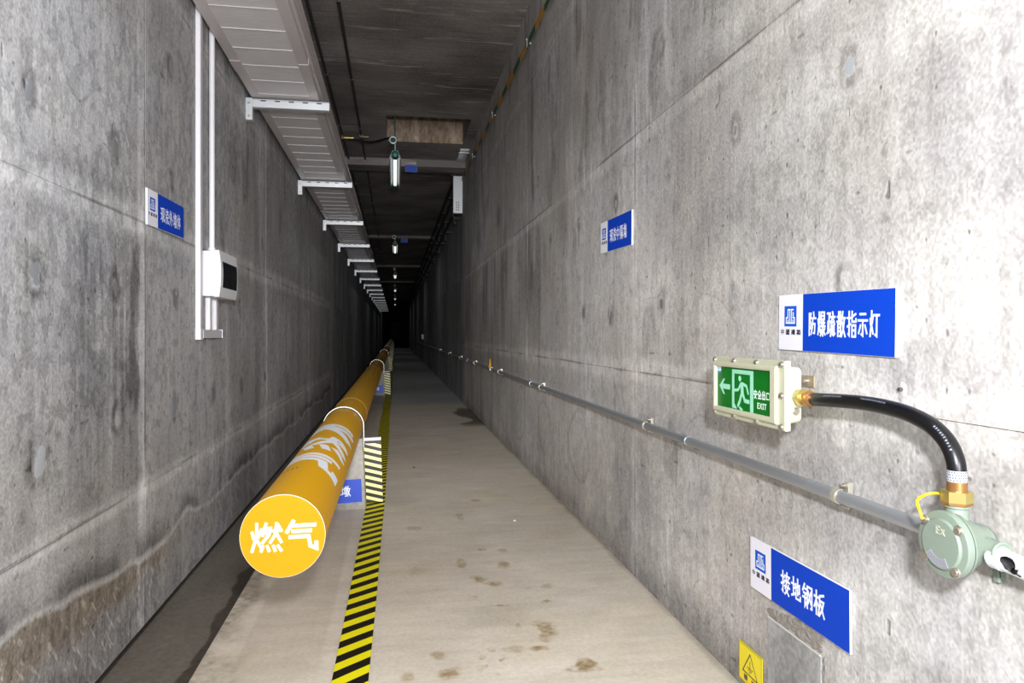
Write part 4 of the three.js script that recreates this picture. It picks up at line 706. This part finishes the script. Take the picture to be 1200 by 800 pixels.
{
  const t = thing('cable_riser', 'bright galvanised vertical cable riser hanging in the top right corner', 'cable riser', 0.905, EYE + 1.76, -10.35);
  const gm = std(0xd2d4d4, 0.35, 0.4);
  mesh('front_cover', rbox(0.134, 0.54, 0.02, 0.002, 0, 0.27, 0.01), gm, t); mesh('side_wall', [box(0.004, 0.54, 0.12, -0.065, 0.27, -0.06), box(0.004, 0.54, 0.12, 0.065, 0.27, -0.06)], gm, t);
  mesh('top_clip', box(0.18, 0.02, 0.05, -0.015, 0.55, 0.01), std(0x1c1b1a, 0.6), t); mesh('bottom_clip', box(0.15, 0.016, 0.04, 0.005, -0.008, 0.01), std(0x1c1b1a, 0.6), t);
  const sl = []; for (let i = 0; i < 4; i++) for (const x of [-0.02, 0.01]) sl.push(rbox(0.012, 0.02, 0.002, 0.0005, x, 0.05 + i * 0.035, 0.0205)); mesh('slot', sl, std(0x2a2a2a, 0.6), t);
  const c = thing('ceiling_duct', 'short bright galvanised duct cover under the ceiling before the first beam', 'duct', 0.9, CEIL, -9.85); mesh('cover', rbox(0.12, 0.02, 0.62, 0.003, 0, -0.011, 0.32), gm, c); mesh('fixing_strip', box(0.15, 0.006, 0.03, 0, -0.024, 0.5), zinc, c);
  const l = thing('cable_ladder', 'dark perforated cable ladder running high along the right wall into the darkness', 'cable ladder', 0.9, EYE + 1.76, -10.5);
  const dm = std(0x2b2926, 0.6, 0.3);
  for (const y of [0, 0.25, 0.5]) mesh('rail', box(0.025, 0.05, 34, -0.05, y, -17), dm, l);
  for (let i = 0; i < 40; i++) mesh('rung', box(0.11, 0.03, 0.03, 0.01, [0, 0.25, 0.5][i % 3], -0.3 - i * 0.5), dm, l);
  for (let i = 0; i < 8; i++) mesh('upright', box(0.03, 0.6, 0.04, 0.02, 0.25, -0.6 - i * 2), dm, l);
}

/* ---------- small litter ---------- */
{ const g = new THREE.IcosahedronGeometry(0.008, 1); g.scale(1, 0.5, 1.2); const w = mesh(numbered('paper_scrap'), g, std(0xf2f0ea, 0.8), scene); w.position.set(0.629, 0.004, -3.73); w.userData = { label: 'tiny white scrap lying on the floor near the right wall', category: 'scrap' };
  const r = mesh(numbered('red_token'), cyl(0.009, 0.011, 0.008, 14), std(0xa02a20, 0.6), scene); r.position.set(0.138, 0.0042, -5.33); r.userData = { label: 'tiny red disc lying on the floor beyond the first pier', category: 'disc' }; }

scene.traverse((o) => { if (o.isMesh) { o.castShadow = true; o.receiveShadow = true; } });
renderer.render(scene, camera);
